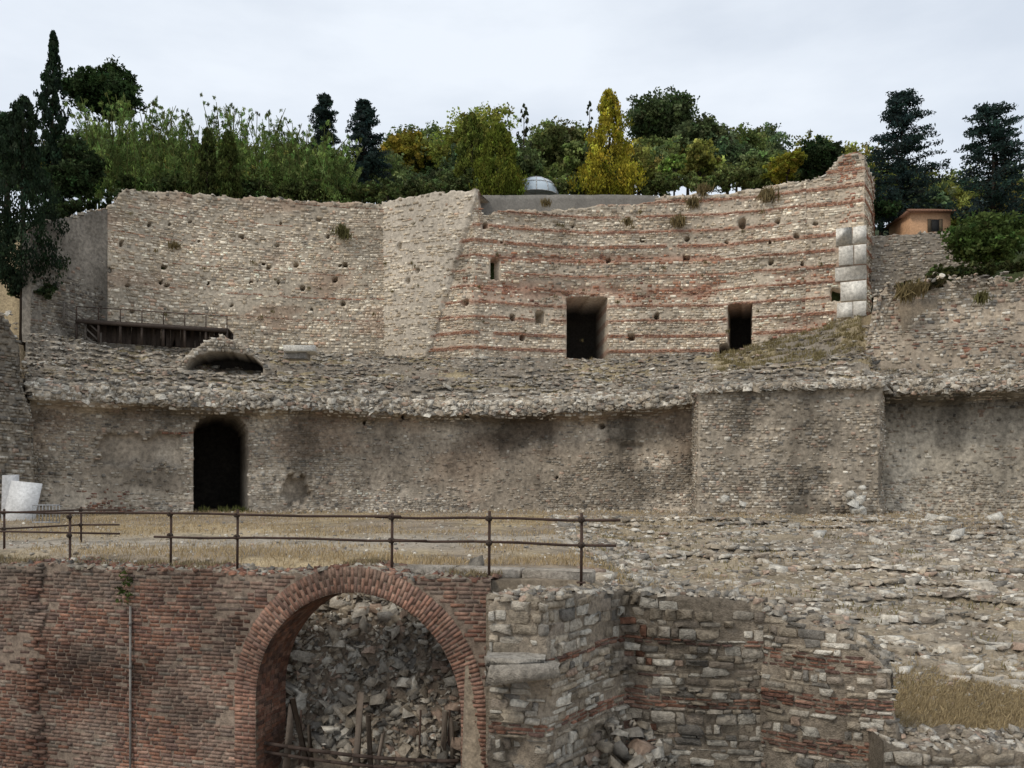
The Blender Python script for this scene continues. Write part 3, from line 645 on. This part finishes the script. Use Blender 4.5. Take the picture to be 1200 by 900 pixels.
rocks(mb,np.stack([x,y,H(x,y)+sz*.2],1),np.stack([sz*1.3,sz,sz*.7],1),palette(n))
n=2500;y=rng.uniform(18,43,n);x=y*rng.uniform(-.62,.1,n);sz=rng.uniform(.015,.06,n)*(.6+rng.random(n))
rocks(mb,np.stack([x,y,H(x,y)+sz*.2],1),np.stack([sz*1.3,sz,sz*.7],1),palette(n))
n=900;u=rng.uniform(300,1240,n);Yq=Yf(u)+.6-rng.random(n)**2*2.5;x=(u-600)*Yq/1000;sz=rng.uniform(.04,.15,n)
rocks(mb,np.stack([x,Yq,H(x,Yq)+sz*.2],1),np.stack([sz*1.3,sz,sz*.7],1),palette(n))
for (u,v,s) in ((1092,627,.4),(1168,618,.5),(1160,628,.35),(1120,700,.35),(960,655,.3),(1000,590,.45),(1010,572,.35),(1004,600,.5),(996,580,.4),(1008,585,.4),(850,585,.3),(870,592,.25)):
    Yq=(30 if v>640 else 36 if v>610 else 38.6);p=W(u,v,Yq);p[2]=max(H(p[0],p[1])+s*.2,p[2] if v<605 else -9);rocks(mb,p[None],np.array([[s,s,s*.8]]),np.array([[.6,.57,.5]]))
mb.obj('rubble_field',M_rock)
mb=MB();n=5200;x=rng.uniform(-7.5,-.7,n);yw=16.8-3*(x+10.1)/9.755;y=yw+.9+rng.random(n)*1.45;sz=np.clip(rng.gamma(1.4,.034,n)+.02,0,.26)
rocks(mb,np.stack([x,y,H(x,y)+sz*.1],1),np.stack([sz*1.6,sz,sz*.7],1),palette(n,(.3,.25,.2,.15,.1,.1),.95)*(1-.4*sst(0,.5,fbm(x*.8,y*1.5,3.)))[:,None],tilt=.5,jit=.22)
mb.obj('rubble_heap',M_rock)
mb=MB();
for a,b2 in ((0,.32),(.335,.66),(.675,1)):
    c0=np.array([-2.1,15.2]);c1=np.array([1.35,14.15]);m0=c0+(c1-c0)*a;m1=c0+(c1-c0)*b2;c=(m0+m1)/2
    box(mb,(c[0],c[1],-1.57),(np.linalg.norm(m1-m0),.4,.2),(.42,.37,.305),rz=math.atan2(c1[1]-c0[1],c1[0]-c0[0]),jit=.008)
mb.obj('concrete_kerb',M_near)

# ---------------------------------------------------------------- pipe railing
rust=(.07,.045,.034)
mb=MB()
def rl(u):
    k=(u-600)/1000;A2=np.array([-13.3,18.3]);B2=np.array([1.9,13.35]);d=(B2-A2);t=(k*A2[1]-A2[0])/(d[0]-k*d[1]);return A2+d*t
def clamp(p):
    tube(mb,p-[0,0,.045],p+[0,0,.045],.04,c=(.06,.045,.035));tube(mb,p-[.045,-.015,0],p+[.045,-.015,0],.038,c=(.06,.045,.035));tube(mb,p+[.0,-.03,.02],p+[0,-.09,.02],.012,c=rust)
for u in (200,278,459,573,681):
    p=rl(u);tube(mb,(p[0],p[1],-1.72),(p[0]+.01,p[1],-.52+rng.uniform(-.03,.05)),.024,c=rust)
    for z in (-.6,-1.0): clamp(np.array([p[0],p[1]-.03,z]))
    box(mb,(p[0],p[1],-1.6),(.14,.14,.02),rust)
def rail(u0,u1,z0,z1,dy=-.05):
    a,b2=rl(u0),rl(u1);k=5
    for i in range(k):
        f,g=i/k,(i+1)/k
        sag=lambda h:-.015*math.sin(h*math.pi*3)
        tube(mb,(a[0]*(1-f)+b2[0]*f,a[1]*(1-f)+b2[1]*f+dy,z0*(1-f)+z1*f+sag(f)),(a[0]*(1-g)+b2[0]*g,a[1]*(1-g)+b2[1]*g+dy,z0*(1-g)+z1*g+sag(g)),.022,c=rust)
rail(-30,470,-.60,-.585);rail(440,727,-.60,-.6,.0);rail(182,500,-1.03,-.99);rail(455,722,-.99,-1.0,.0)
mb.obj('pipe_railing',M_plain)
mb=MB()
for u,Yq in ((5,21),(82,18.4),(-40,21.5),(95,23)):
    p=W(u,600,Yq);z0=float(H(np.array(p[0]),np.array(p[1])));tube(mb,(p[0],p[1],z0-.1),(p[0],p[1],-.66),.028,c=rust);clamp(np.array([p[0],p[1]-.03,-.75]));clamp(np.array([p[0],p[1]-.03,-1.15]))
for z in (-.75,-1.15):
    tube(mb,W(-60,565,21.6)+[0,0,z],W(5,565,21)+[0,0,z],.024,c=rust);tube(mb,W(5,565,21)+[0,0,z],W(95,565,23)+[0,0,z],.024,c=rust)
    tube(mb,W(95,565,23)+[0,0,z],W(140,565,23)+[0,0,z],.024,c=rust)
tube(mb,W(-30,565,19.6)+[0,0,-1.12],W(140,565,18.2)+[0,0,-1.1],.022,c=rust)
mb.obj('pipe_railing',M_plain)

# ---------------------------------------------------------------- timber & iron inside the arch
mb=MB();wood=(.125,.1,.078)
def yb(u): return 14.9+(600-u)/1000*2.2
for u,vt,vb_,lean,w_ in ((420,812,905,.05,.12),(352,818,905,-.25,.1),(338,825,905,.1,.1),(302,812,880,-.03,.11),(433,838,905,-.1,.08),(520,835,905,.02,.09),(530,842,905,-.05,.07),(312,822,900,.12,.07),(445,860,905,.2,.06),(364,850,905,.02,.06)):
    Yq=yb(u)-.05;p=W(u,vb_,Yq);q=W(u,vt,Yq);L=q[2]-p[2];c=(p+q)/2;box(mb,c,(w_,.05,L),np.array(wood)*rng.uniform(.6,1.6),ry=lean,rx=-.12,jit=.012,rz=rng.normal(0,.3))
for u,v,l,a in ((318,795,1.0,.7),(330,745,.6,.9),(345,872,1.4,-.4),(380,866,1.1,.2),(325,850,.9,.5)):
    box(mb,W(u,v,yb(u)+.45),(l,.09,.045),(.24,.21,.165),ry=a,rz=.3,jit=.006)
mb.obj('timber_props',M_plain)
mb=MB()
pts=[W(238+i*25,858+34*math.sin(min(i/11,1)*1.45),yb(250)+0.0-i*.05-.2) for i in range(13)]
for a,b2 in zip(pts[:-1],pts[1:]): tube(mb,a,b2,.035,c=(.07,.05,.04))
for a,b2 in zip(pts[:-1],pts[1:]): tube(mb,a-[0,0,.16],b2-[0,0,.16],.03,c=(.07,.05,.04))
for u in (490,524,350,545): p=W(u,900,yb(u));tube(mb,p-[0,0,.3],W(u+3,832 if u!=545 else 850,yb(u)),.018,c=rust)
mb.obj('iron_guard_rail',M_plain)

# ---------------------------------------------------------------- wooden walkway left
mb=MB();wd=(.07,.053,.042)
a=W(96,377,49);b2=W(270,388,50.2)
d=b2-a;L=np.linalg.norm(d[:2]);ang=math.atan2(d[1],d[0])
for i in range(28):
    c=a+d*(i+.5)/28;box(mb,c,(L/28*.93,1.3,.1),np.array(wd)*rng.uniform(.8,1.3),rz=ang)
for i in range(8):
    c=a+d*i/7;tube(mb,c-[0,.6,1.2],c+[0,-.6,0],.07,c=wd);tube(mb,c+[0,-.6,0],c+[0,-.6,.75],.03,c=rust)
for i in range(30):
    c=a+d*(i+.5)/30;box(mb,c+[0,.55,-.55],(L/30*.95,.05,1.0),np.array(wd)*rng.uniform(.7,1.3),rz=ang,jit=.01)
tube(mb,a+[0,-.6,.75],b2+[0,-.6,.75],.025,c=rust);tube(mb,a+[0,-.68,-.1],b2+[0,-.68,-.1],.11,c=wd)
pl=[W(58,355,48),W(75,357,48.2),W(100,375,48.6),W(118,392,48.8)]
for p in pl: tube(mb,p-[0,0,1.3],p+[0,0,.1],.06,c=(.14,.12,.1))
for p,q in zip(pl[:-1],pl[1:]):
    for z in (0,-.45,-.9): tube(mb,p+[0,0,z],q+[0,0,z],.045,c=(.14,.12,.1))
mb.obj('wooden_walkway',M_plain)

mb=MB();bd=(.62,.62,.61)
box(mb,W(26,590,33),(1.2,.05,1.7),bd,rx=-.22,ry=.1);box(mb,W(12,586,33.3),(.6,.05,2.0),(.5,.5,.5),rx=-.2,ry=-.05,rz=.2)
mb.obj('white_boards',M_plain)
mb=MB()
for i in range(9): tube(mb,W(38+i*4,592,30),W(38+i*4,612,30),.015,c=(.35,.36,.37))
for v in (592,602,612): tube(mb,W(38,v,30),W(70,v,30),.02,c=(.35,.36,.37))
mb.obj('metal_barrier',M_plain)

# ---------------------------------------------------------------- glass dome, house
e=empty('glass_dome');mb=MB();c=W(628,231,60);R0=1.6
th=np.linspace(0,math.pi*2,25);phi=np.linspace(0,math.pi/2,9);V=[];q=[]
for i,p_ in enumerate(phi):
    for t_ in th: V.append(c+R0*np.array([math.cos(p_)*math.cos(t_),math.cos(p_)*math.sin(t_),math.sin(p_)*.82]))
for i in range(8):
    for j in range(24): k0=i*25+j;q.append([k0,k0+1,k0+26,k0+25])
mb.add(V,(.5,.6,.65),q=q);mb.obj('glazing',M_glass,parent=e)
mb=MB();V=np.array(V).reshape(9,25,3)
for j in range(0,24,2):
    for i in range(8): tube(mb,c+(V[i,j]-c)*1.01,c+(V[i+1,j]-c)*1.01,.03,c=(.5,.5,.5),k=5)
for i in (0,3,6):
    for j in range(24): tube(mb,c+(V[i,j]-c)*1.01,c+(V[i,j+1]-c)*1.01,.03,c=(.5,.5,.5),k=5)
mb.obj('frame',M_plain,parent=e)
e=empty('house');c=W(1092,258,56.8)
mb=MB();box(mb,c+[0,1.8,-.95],(2.7,3.2,3.1),(.56,.34,.2),bev=.02);mb.obj('walls',M_plain,parent=e)
mb=MB();ro=(.24,.13,.085);x0,x1=c[0]-1.6,c[0]+1.6;y0,y1=c[1]-.15,c[1]+3.8;z=c[2]+.55
mb.add([(x0,y0,z),(x1,y0,z),(x1,y1,z),(x0,y1,z),(x0+.8,(y0+y1)/2,z+.7),(x1-.8,(y0+y1)/2,z+.7)],ro,q=[[0,1,5,4],[2,3,4,5],[3,2,1,0]],t=[[1,2,5],[3,0,4]])
for i in range(16): x_=x0+(x1-x0)*(i+.5)/16;f=min(1,(x_-x0)/.8,(x1-x_)/.8);tube(mb,(x_,y0,z+.03),(x_,y0+(y1-y0)/2*f,z+.7*f+.03),.07,c=ro,k=6)
mb.obj('tiled_roof',M_plain,parent=e)
mb=MB();box(mb,c+[.3,.2,-.3],(.5,.1,.8),(.03,.03,.03));box(mb,c+[-.08,.17,-.3],(.22,.08,.85),(.12,.09,.06));box(mb,c+[.68,.17,-.3],(.22,.08,.85),(.12,.09,.06));mb.obj('window',M_plain,parent=e)

# ---------------------------------------------------------------- foliage
def leaves(mb,p,size,col,asp=.55,up=None):
    n=len(p);a=rng.normal(0,1,(n,3))
    if up is not None: a=a*.35+up
    a/=np.linalg.norm(a,axis=1)[:,None];b=np.cross(a,rng.normal(0,1,(n,3)));b/=np.linalg.norm(b,axis=1)[:,None]+1e-9
    s=np.asarray(size).reshape(-1,1)*np.ones((n,1));a=a*s*.5;b=b*s*.5*asp
    V=np.stack([p-a,p+b-a*.1,p+a,p-b-a*.1],1).reshape(-1,3)
    mb.add(V,np.repeat(col,4,0),q=np.arange(4*n).reshape(-1,4))
def clumps(mb,cen,rad,per,leaf,col,sq=.75,asp=.55,up=None,var=.28):
    n=len(cen);cc=np.asarray(col)*np.exp(rng.normal(0,var,(n,1)))*(1+rng.normal(0,.07,(n,3)))
    d=rng.normal(0,1,(n,per,3));d/=np.linalg.norm(d,axis=2)[...,None];d*=rng.random((n,per,1))**.45
    p=cen[:,None]+d*np.asarray(rad).reshape(-1,1,1)*np.array([1,1,sq])
    c=np.repeat(cc,per,0)*np.exp(rng.normal(0,.22,(n*per,1)))
    leaves(mb,p.reshape(-1,3),leaf*rng.uniform(.6,1.3,n*per),c,asp,up)
def foot(u,vb_,Yq):
    p=W(u,vb_,Yq);z=float(H(np.array(p[0]),np.array(p[1])));return p,z
bark=(.07,.055,.042)
def cone_tree(name,u,vt,vb_,w,Yq,col,leaf=.22,n=420,per=26,pw=.8,var=.25,lump=.15,up=(0,0,1.2)):
    mb=MB();p,gz=foot(u,vb_,Yq);z0=p[2];h=(vb_-vt)*Yq/1000;R0=w*Yq/2000
    gz=min(gz,z0);tube(mb,(p[0],p[1],gz-.3),(p[0],p[1],z0+h*.9),.09+R0*.07,.02,c=bark)
    t=rng.random(n)**1.25;r=R0*np.minimum(1,(t+.04)/.14)**.6*(1-t)**pw+.03
    a=rng.uniform(0,2*math.pi,n);lm=1+lump*noise(np.cos(a)*2+u,np.sin(a)*2,t*7)*1.5
    rr=r*lm*rng.uniform(.45,1.0,n)**.6
    cen=np.stack([p[0]+rr*np.cos(a),p[1]+rr*np.sin(a),z0+t*h*1.0],1)
    clumps(mb,cen,(.13*R0+.1)*(1.1-.6*t),per,leaf,col,1.5,.5,np.array(up),var)
    for k in range(14):
        i=rng.integers(0,n);tube(mb,(p[0],p[1],cen[i,2]-.3*R0),cen[i],.03,.01,c=bark,k=5)
    mb.obj(name,M_leaf)
def round_tree(name,u,vt,vb_,w,Yq,col,leaf=.3,lobes=9,per=24,nc=34,mb=None,trunk=True,var=.3,flat=.8):
    own=mb is None
    if own: mb=MB()
    p,gz=foot(u,vb_,Yq);z0=p[2];h=(vb_-vt)*Yq/1000;R0=w*Yq/2000;gz=min(gz,z0)
    c=np.array([p[0],p[1],z0+h*.5])
    if trunk: tube(mb,(p[0],p[1],gz-.3),c,.1+.04*R0,.06,c=bark)
    for k in range(lobes):
        d=rng.normal(0,1,3);d/=np.linalg.norm(d);lc=c+d*np.array([R0*.62,R0*.62,h*.3])*rng.uniform(.4,1);lr=rng.uniform(.32,.52)*min(R0,h*.62)
        if trunk: tube(mb,(p[0],p[1],c[2]-h*.25),lc,.05+.015*R0,.015,c=bark,k=5)
        dd=rng.normal(0,1,(nc,3));dd/=np.linalg.norm(dd,axis=1)[:,None];dd*=rng.uniform(.4,1.12,(nc,1))
        clumps(mb,lc+dd*lr*np.array([1,1,flat]),lr*.32*rng.uniform(.7,1.4,nc),per,leaf,np.array(col)*rng.uniform(.75,1.25),.7,.6,None,var)
    if own: mb.obj(name,M_leaf)
def cedar(name,u,vt,vb_,w,Yq,col,leaf=.26,whorls=17,pw=.6,var=.25,nb=7):
    mb=MB();p,gz=foot(u,vb_,Yq);z0=p[2];h=(vb_-vt)*Yq/1000;R0=w*Yq/2000;gz=min(gz,z0)
    tube(mb,(p[0],p[1],gz-.3),(p[0],p[1],z0+h),.22,.02,c=bark);cen=[];rad=[]
    for k in range(whorls):
        t=(k+.3)/whorls;r=R0*(1-t)**pw*min(1,(t+.25)/.4)
        for b in range(nb):
            a=rng.uniform(0,2*math.pi);rr=r*rng.uniform(.5,1.18);z=z0+h*t+rng.normal(0,.04*h/ whorls*4)
            e=np.array([p[0]+rr*math.cos(a),p[1]+rr*math.sin(a),z+rr*rng.uniform(-.12,.25)]);s=np.array([p[0],p[1],z])
            tube(mb,s,e,.05,.012,c=bark,k=5)
            for f in np.linspace(.3,1,5): cen.append(s+(e-s)*f+rng.normal(0,.08,3));rad.append(.16+.13*R0*(1.1-f*.5))
        if k==whorls-1: cen.append([p[0],p[1],z0+h]);rad.append(.15)
    clumps(mb,np.array(cen),np.array(rad),26,leaf,col,.5,.4,None,var);mb.obj(name,M_leaf)
dk=(.026,.042,.024)
cone_tree('cypress_tree',62,38,262,46,60,dk,leaf=.26,n=520,pw=.7,lump=.7)
cone_tree('cypress_tree',27,116,335,74,47,(.024,.037,.021),leaf=.2,n=700,pw=.42,lump=.55)
round_tree('umbrella_pine',128,72,150,125,78,(.04,.065,.025),leaf=.34,lobes=20,nc=42)
round_tree('umbrella_pine',8,120,200,60,72,(.03,.045,.022),leaf=.34,lobes=7)
round_tree('holm_oak',95,150,250,75,56.5,(.04,.06,.025),leaf=.24,lobes=14)
cone_tree('cypress_tree',243,152,232,28,57.0,(.055,.07,.022),leaf=.2,n=280,pw=.5)
cone_tree('cypress_tree',268,154,232,32,57,(.06,.078,.022),leaf=.2,n=300,pw=.5)
cedar('fir_tree',380,110,210,54,74,(.034,.052,.042));cedar('fir_tree',427,118,225,66,67,(.036,.056,.048))
cone_tree('thuja_tree',553,134,225,46,60,(.10,.12,.026),leaf=.2,n=400,pw=.6)
cone_tree('thuja_tree',584,148,235,68,58.2,(.12,.14,.024),leaf=.2,n=580,pw=.5)
cone_tree('golden_cypress',714,108,230,70,59,(.27,.24,.03),leaf=.2,n=660,pw=.58,lump=.45,var=.5)
cone_tree('young_poplar',691,120,212,12,64,(.05,.06,.03),leaf=.2,n=60,pw=.5,per=12)
cone_tree('young_poplar',614,122,200,22,80,(.06,.07,.035),leaf=.3,n=70,pw=.5,per=14)
cedar('cedar_tree',1057,108,272,112,61.5,(.032,.052,.046),whorls=18,pw=.4)
cedar('cedar_tree',1164,123,285,116,57,(.032,.052,.044),whorls=18,pw=.4)
round_tree('oak_tree',776,104,175,112,112,(.075,.1,.042),leaf=.45,lobes=22,nc=42)
round_tree('oak_tree',826,136,195,90,95,(.1,.125,.055),leaf=.4,lobes=16)
round_tree('golden_shrub',922,172,218,50,56.3,(.22,.21,.032),leaf=.2,lobes=10)
round_tree('holly_tree',965,150,216,68,57.5,(.035,.055,.024),leaf=.22,lobes=14)
round_tree('laurel_bush',1160,236,330,110,49,(.075,.11,.032),leaf=.24,lobes=16,nc=40)
round_tree('young_tree',790,160,226,36,60.5,(.18,.26,.065),leaf=.28,lobes=9,nc=14,per=14)
round_tree('lime_tree',560,122,215,120,82,(.22,.24,.055),leaf=.36,lobes=20)
round_tree('lime_tree',660,138,215,90,85,(.16,.185,.065),leaf=.36,lobes=16)
round_tree('lime_tree',480,148,215,80,90,(.28,.24,.04),leaf=.38,lobes=14)
mb=MB();cols=[(.10,.13,.05),(.155,.185,.06),(.21,.215,.055),(.09,.125,.06),(.23,.2,.055),(.13,.17,.065)]
for i in range(88):
    fr=i<44
    u=-60+1330*((i%44)/43 if fr else (i-44)/43)+rng.normal(0,14);Yq=rng.uniform(92,112) if fr else rng.uniform(68,84)
    top=T((-60,150),(100,145),(400,158),(500,146),(600,146),(760,146),(860,136),(900,138),(960,150),(1000,165),(1060,185),(1300,195))(u)+rng.normal(0,6)+(0 if fr else 26)
    cc=np.array(cols[rng.integers(0,6)])*(.6 if u<150 else 1)
    round_tree('',u,top,top+(78 if fr else 62),rng.uniform(66,104),Yq,cc,leaf=.42 if fr else .34,lobes=10,nc=24,per=17,mb=mb,var=.35)
mb.obj('hillside_trees',M_leaf)
mb=MB()
for i in range(240):
    u=rng.uniform(100,408);Yq=rng.uniform(58,66);vt=T((90,130),(130,105),(180,115),(240,122),(300,124),(340,138),(400,160))(u)+abs(rng.normal(0,26));p=W(u,245,Yq)
    q=W(u+rng.normal(0,9),vt,Yq);lean=rng.normal(0,.8,2);pts=[]
    for f in np.linspace(0,1,6): pts.append(p+(q-p)*f+np.array([lean[0],lean[1],-.25*abs(lean[0])])*f**3)
    for a,b2 in zip(pts[:-1],pts[1:]): tube(mb,a,b2,.035,.02,c=(.13,.14,.05),k=5)
    f=rng.uniform(.15,1.0,14);pts=np.array(pts);cen=np.stack([np.interp(f,np.linspace(0,1,6),pts[:,k]) for k in range(3)],1)+rng.normal(0,.18,(14,3))
    clumps(mb,cen,.44*(1.15-f*.92),16,.3,np.array((.155,.215,.065))*rng.uniform(.5,1.45),1.2,.22,np.array((0,0,-.5)),.32)
mb.obj('bamboo_grove',M_leaf)
mb=MB()
def shr(u0,u1,vv,Yq,n,col,h=14,leaf=.2):
    for i in range(n):
        u=rng.uniform(u0,u1);v=float(T(*vv)(u));round_tree('',u,v-h*rng.uniform(.6,1.4),v+6,h*rng.uniform(1.5,3),Yq+rng.uniform(0,1.5),np.array(col)*rng.uniform(.6,1.4),leaf=leaf,lobes=3,nc=12,per=12,mb=mb,trunk=False)
shr(60,140,((60,255),(140,232)),53,14,(.05,.07,.03))
shr(290,450,((290,228),(450,236)),58.5,40,(.1,.125,.045),22)
shr(140,290,((140,222),(290,228)),58,30,(.08,.11,.04),18)
shr(450,560,((450,232),(560,222)),58.5,24,(.1,.13,.05),24)
shr(640,980,((640,232),(760,228),(980,206)),59.8,70,(.12,.145,.05),22)
shr(1040,1110,((1040,345),(1110,332)),44.2,8,(.08,.07,.035),12)
shr(1100,1250,((1100,326),(1250,312)),45,22,(.07,.085,.032),14)
shr(1024,1050,((1024,250),(1050,250)),58,8,(.03,.05,.02),20)
shr(0,60,((0,345),(60,345)),47,10,(.04,.055,.025),14)
mb.obj('shrub_hedge',M_leaf)
mb=MB()
def tuft(p,h,n,col,sp=.5):
    pp=np.repeat(np.array(p)[None],n,0)+rng.normal(0,h*sp*.5,(n,3))*[1,.5,.35]
    leaves(mb,pp+[0,-.05,h*.2],h*rng.uniform(.6,1.2,n),np.array(col)*rng.uniform(.6,1.3,(n,1)),.12,np.array((0,-.25,1.1)))
for u,v,Yq,h in ((400,272,56,.8),(405,278,56,.7),(795,262,55.5,.9),(812,240,55.5,.8),(900,232,54.2,1.0),(735,262,55.6,.6),(1060,348,43.8,1.0),(1075,342,43.8,.9),(1150,352,43,.7),(205,290,53,.6),(825,225,55.4,.8),(640,240,55.2,.6)):
    tuft(W(u,v,Yq-.15),h,90,(.23,.18,.09) if rng.random()<.8 else (.15,.14,.06))
for i in range(60):
    u=rng.uniform(140,980);v=rng.uniform(245,400);Yq=float(Yb(u))-.15;tuft(W(u,v,Yq),rng.uniform(.15,.35),20,(.2,.165,.08))
n=420;u=rng.uniform(835,1012,n);t=rng.uniform(.35,1,n)**.8;p=cav(u,t)
for q in p: tuft(q,rng.uniform(.18,.4),22,(.28,.235,.12),.9)
n=900;u=rng.uniform(40,1250,n);t=rng.random(n);p=cav(u,t)
for q in p: tuft(q,rng.uniform(.1,.26),12,(.27,.215,.11),.9)
for u in (240,262,276,285): tuft(W(u,603,40.6),.6,60,(.13,.14,.05),.4)
mb.obj('wall_weeds',M_leaf)
mb=MB()
n=80000;y=16.8+rng.random(n)**1.3*26;x=y*rng.uniform(-.66,.7,n);g=fbm(x*.35,y*.35,1.)+.5*fbm(x*1.3,y*1.3,5.)
ok=(g>-.2)&((x<2.5)|(y>31)|(g>.45));ok&=~((np.abs(y-24-.1*x)<1.8)&(x<3)&(rng.random(n)<.8));x,y=x[ok],y[ok];n=len(x)
h=rng.uniform(.05,.18,n);leaves(mb,np.stack([x,y,H(x,y)+h*.4],1),h,np.array([.47,.36,.21])*rng.uniform(.6,1.25,(n,1)),.14,np.array((0,0,1.0)))
n=22000;x=rng.normal(7.6,1.7,n);y=rng.normal(14.3,.8,n);ok=(y>12.6)&(x>4.6);x,y=x[ok],y[ok];n=len(x);h=rng.uniform(.05,.18,n)
leaves(mb,np.stack([x,y,H(x,y)+h*.3],1),h,np.array([.42,.33,.19])*rng.uniform(.5,1.2,(n,1)),.1,np.array((.2,0,.7)))
n=6000;s=rng.uniform(0,Lw,n);s=s[fbm(s*2,1)>-.1];n=len(s);h=rng.uniform(.05,.16,n);leaves(mb,pa.P(s,wt(s)+h*.4,-rng.uniform(.2,.95,n)),h,np.array([.3,.24,.14])*rng.uniform(.6,1.2,(n,1)),.14,np.array((0,0,1.)))
n=5000;x=rng.uniform(2,14,n);y=rng.uniform(15,34,n);g=fbm(x*.9,y*.9,8.);ok=g>.3;x,y=x[ok],y[ok];n=len(x)
leaves(mb,np.stack([x,y,H(x,y)+.06],1),.16,np.array([.26,.22,.11])*rng.uniform(.6,1.2,(n,1)),.2,np.array((0,0,1.)))
mb.obj('dry_grass',M_leaf)
mb=MB();s=s_of_u(150)
clumps(mb,pa.P(s+rng.normal(0,.09,14),-1.95+rng.normal(0,.16,14),.08+0*rng.random(14)),.07,14,.06,(.07,.1,.03));mb.obj('ivy_plant',M_leaf)

# ---------------------------------------------------------------- sky & light
sc_=bpy.context.scene
w=bpy.data.worlds.new('World');sc_.world=w;w.use_nodes=True;nt=w.node_tree;nt.nodes.clear();L=nt.links.new
el,az=math.radians(48),math.atan2(-.62,-.5)
sky=N(nt,'ShaderNodeTexSky',sky_type='NISHITA');sky.sun_disc=False;sky.sun_elevation=el;sky.sun_rotation=az;sky.air_density=1.2;sky.dust_density=1.5
tc=N(nt,'ShaderNodeTexCoord');mp=N(nt,'ShaderNodeMapping');mp.inputs['Scale'].default_value=(1,1,3.2);L(tc.outputs['Generated'],mp.inputs[0])
no=N(nt,'ShaderNodeTexNoise');no.inputs['Scale'].default_value=2.0;no.inputs['Detail'].default_value=9;no.inputs['Roughness'].default_value=.55;L(mp.outputs[0],no.inputs['Vector'])
mr=N(nt,'ShaderNodeMapRange');mr.inputs['From Min'].default_value=.36;mr.inputs['From Max'].default_value=.62;mr.inputs['To Min'].default_value=.74;mr.inputs['To Max'].default_value=1.0;L(no.outputs['Fac'],mr.inputs['Value'])
mx=N(nt,'ShaderNodeMix',data_type='RGBA');L(mr.outputs[0],mx.inputs['Factor']);L(sky.outputs[0],mx.inputs[6]);mx.inputs[7].default_value=(7.7,8.25,9.0,1)
bg=N(nt,'ShaderNodeBackground');bg.inputs['Strength'].default_value=.112;L(mx.outputs[2],bg.inputs[0])
ow=N(nt,'ShaderNodeOutputWorld');L(bg.outputs[0],ow.inputs[0])
sd=bpy.data.lights.new('sun','SUN');sd.energy=1.5;sd.angle=math.radians(14);sd.color=(1,.91,.78)
so=bpy.data.objects.new('sun',sd);sc_.collection.objects.link(so)
from mathutils import Vector
dirv=Vector((math.sin(az)*math.cos(el),math.cos(az)*math.cos(el),math.sin(el)));so.rotation_euler=dirv.to_track_quat('Z','Y').to_euler();so.location=(-20,-20,40)
sc_.view_settings.view_transform='Standard';sc_.view_settings.look='None';sc_.view_settings.exposure=0
cd=bpy.data.cameras.new('camera');cd.lens=30;cd.sensor_width=36;cd.shift_y=115/1200;cd.clip_end=3000;cd.clip_start=.1
co=bpy.data.objects.new('camera',cd);sc_.collection.objects.link(co);co.location=(0,0,0);co.rotation_euler=(math.radians(90),0,0);sc_.camera=co
print('verts',sum(len(o.data.vertices) for o in sc_.objects if o.type=='MESH'))
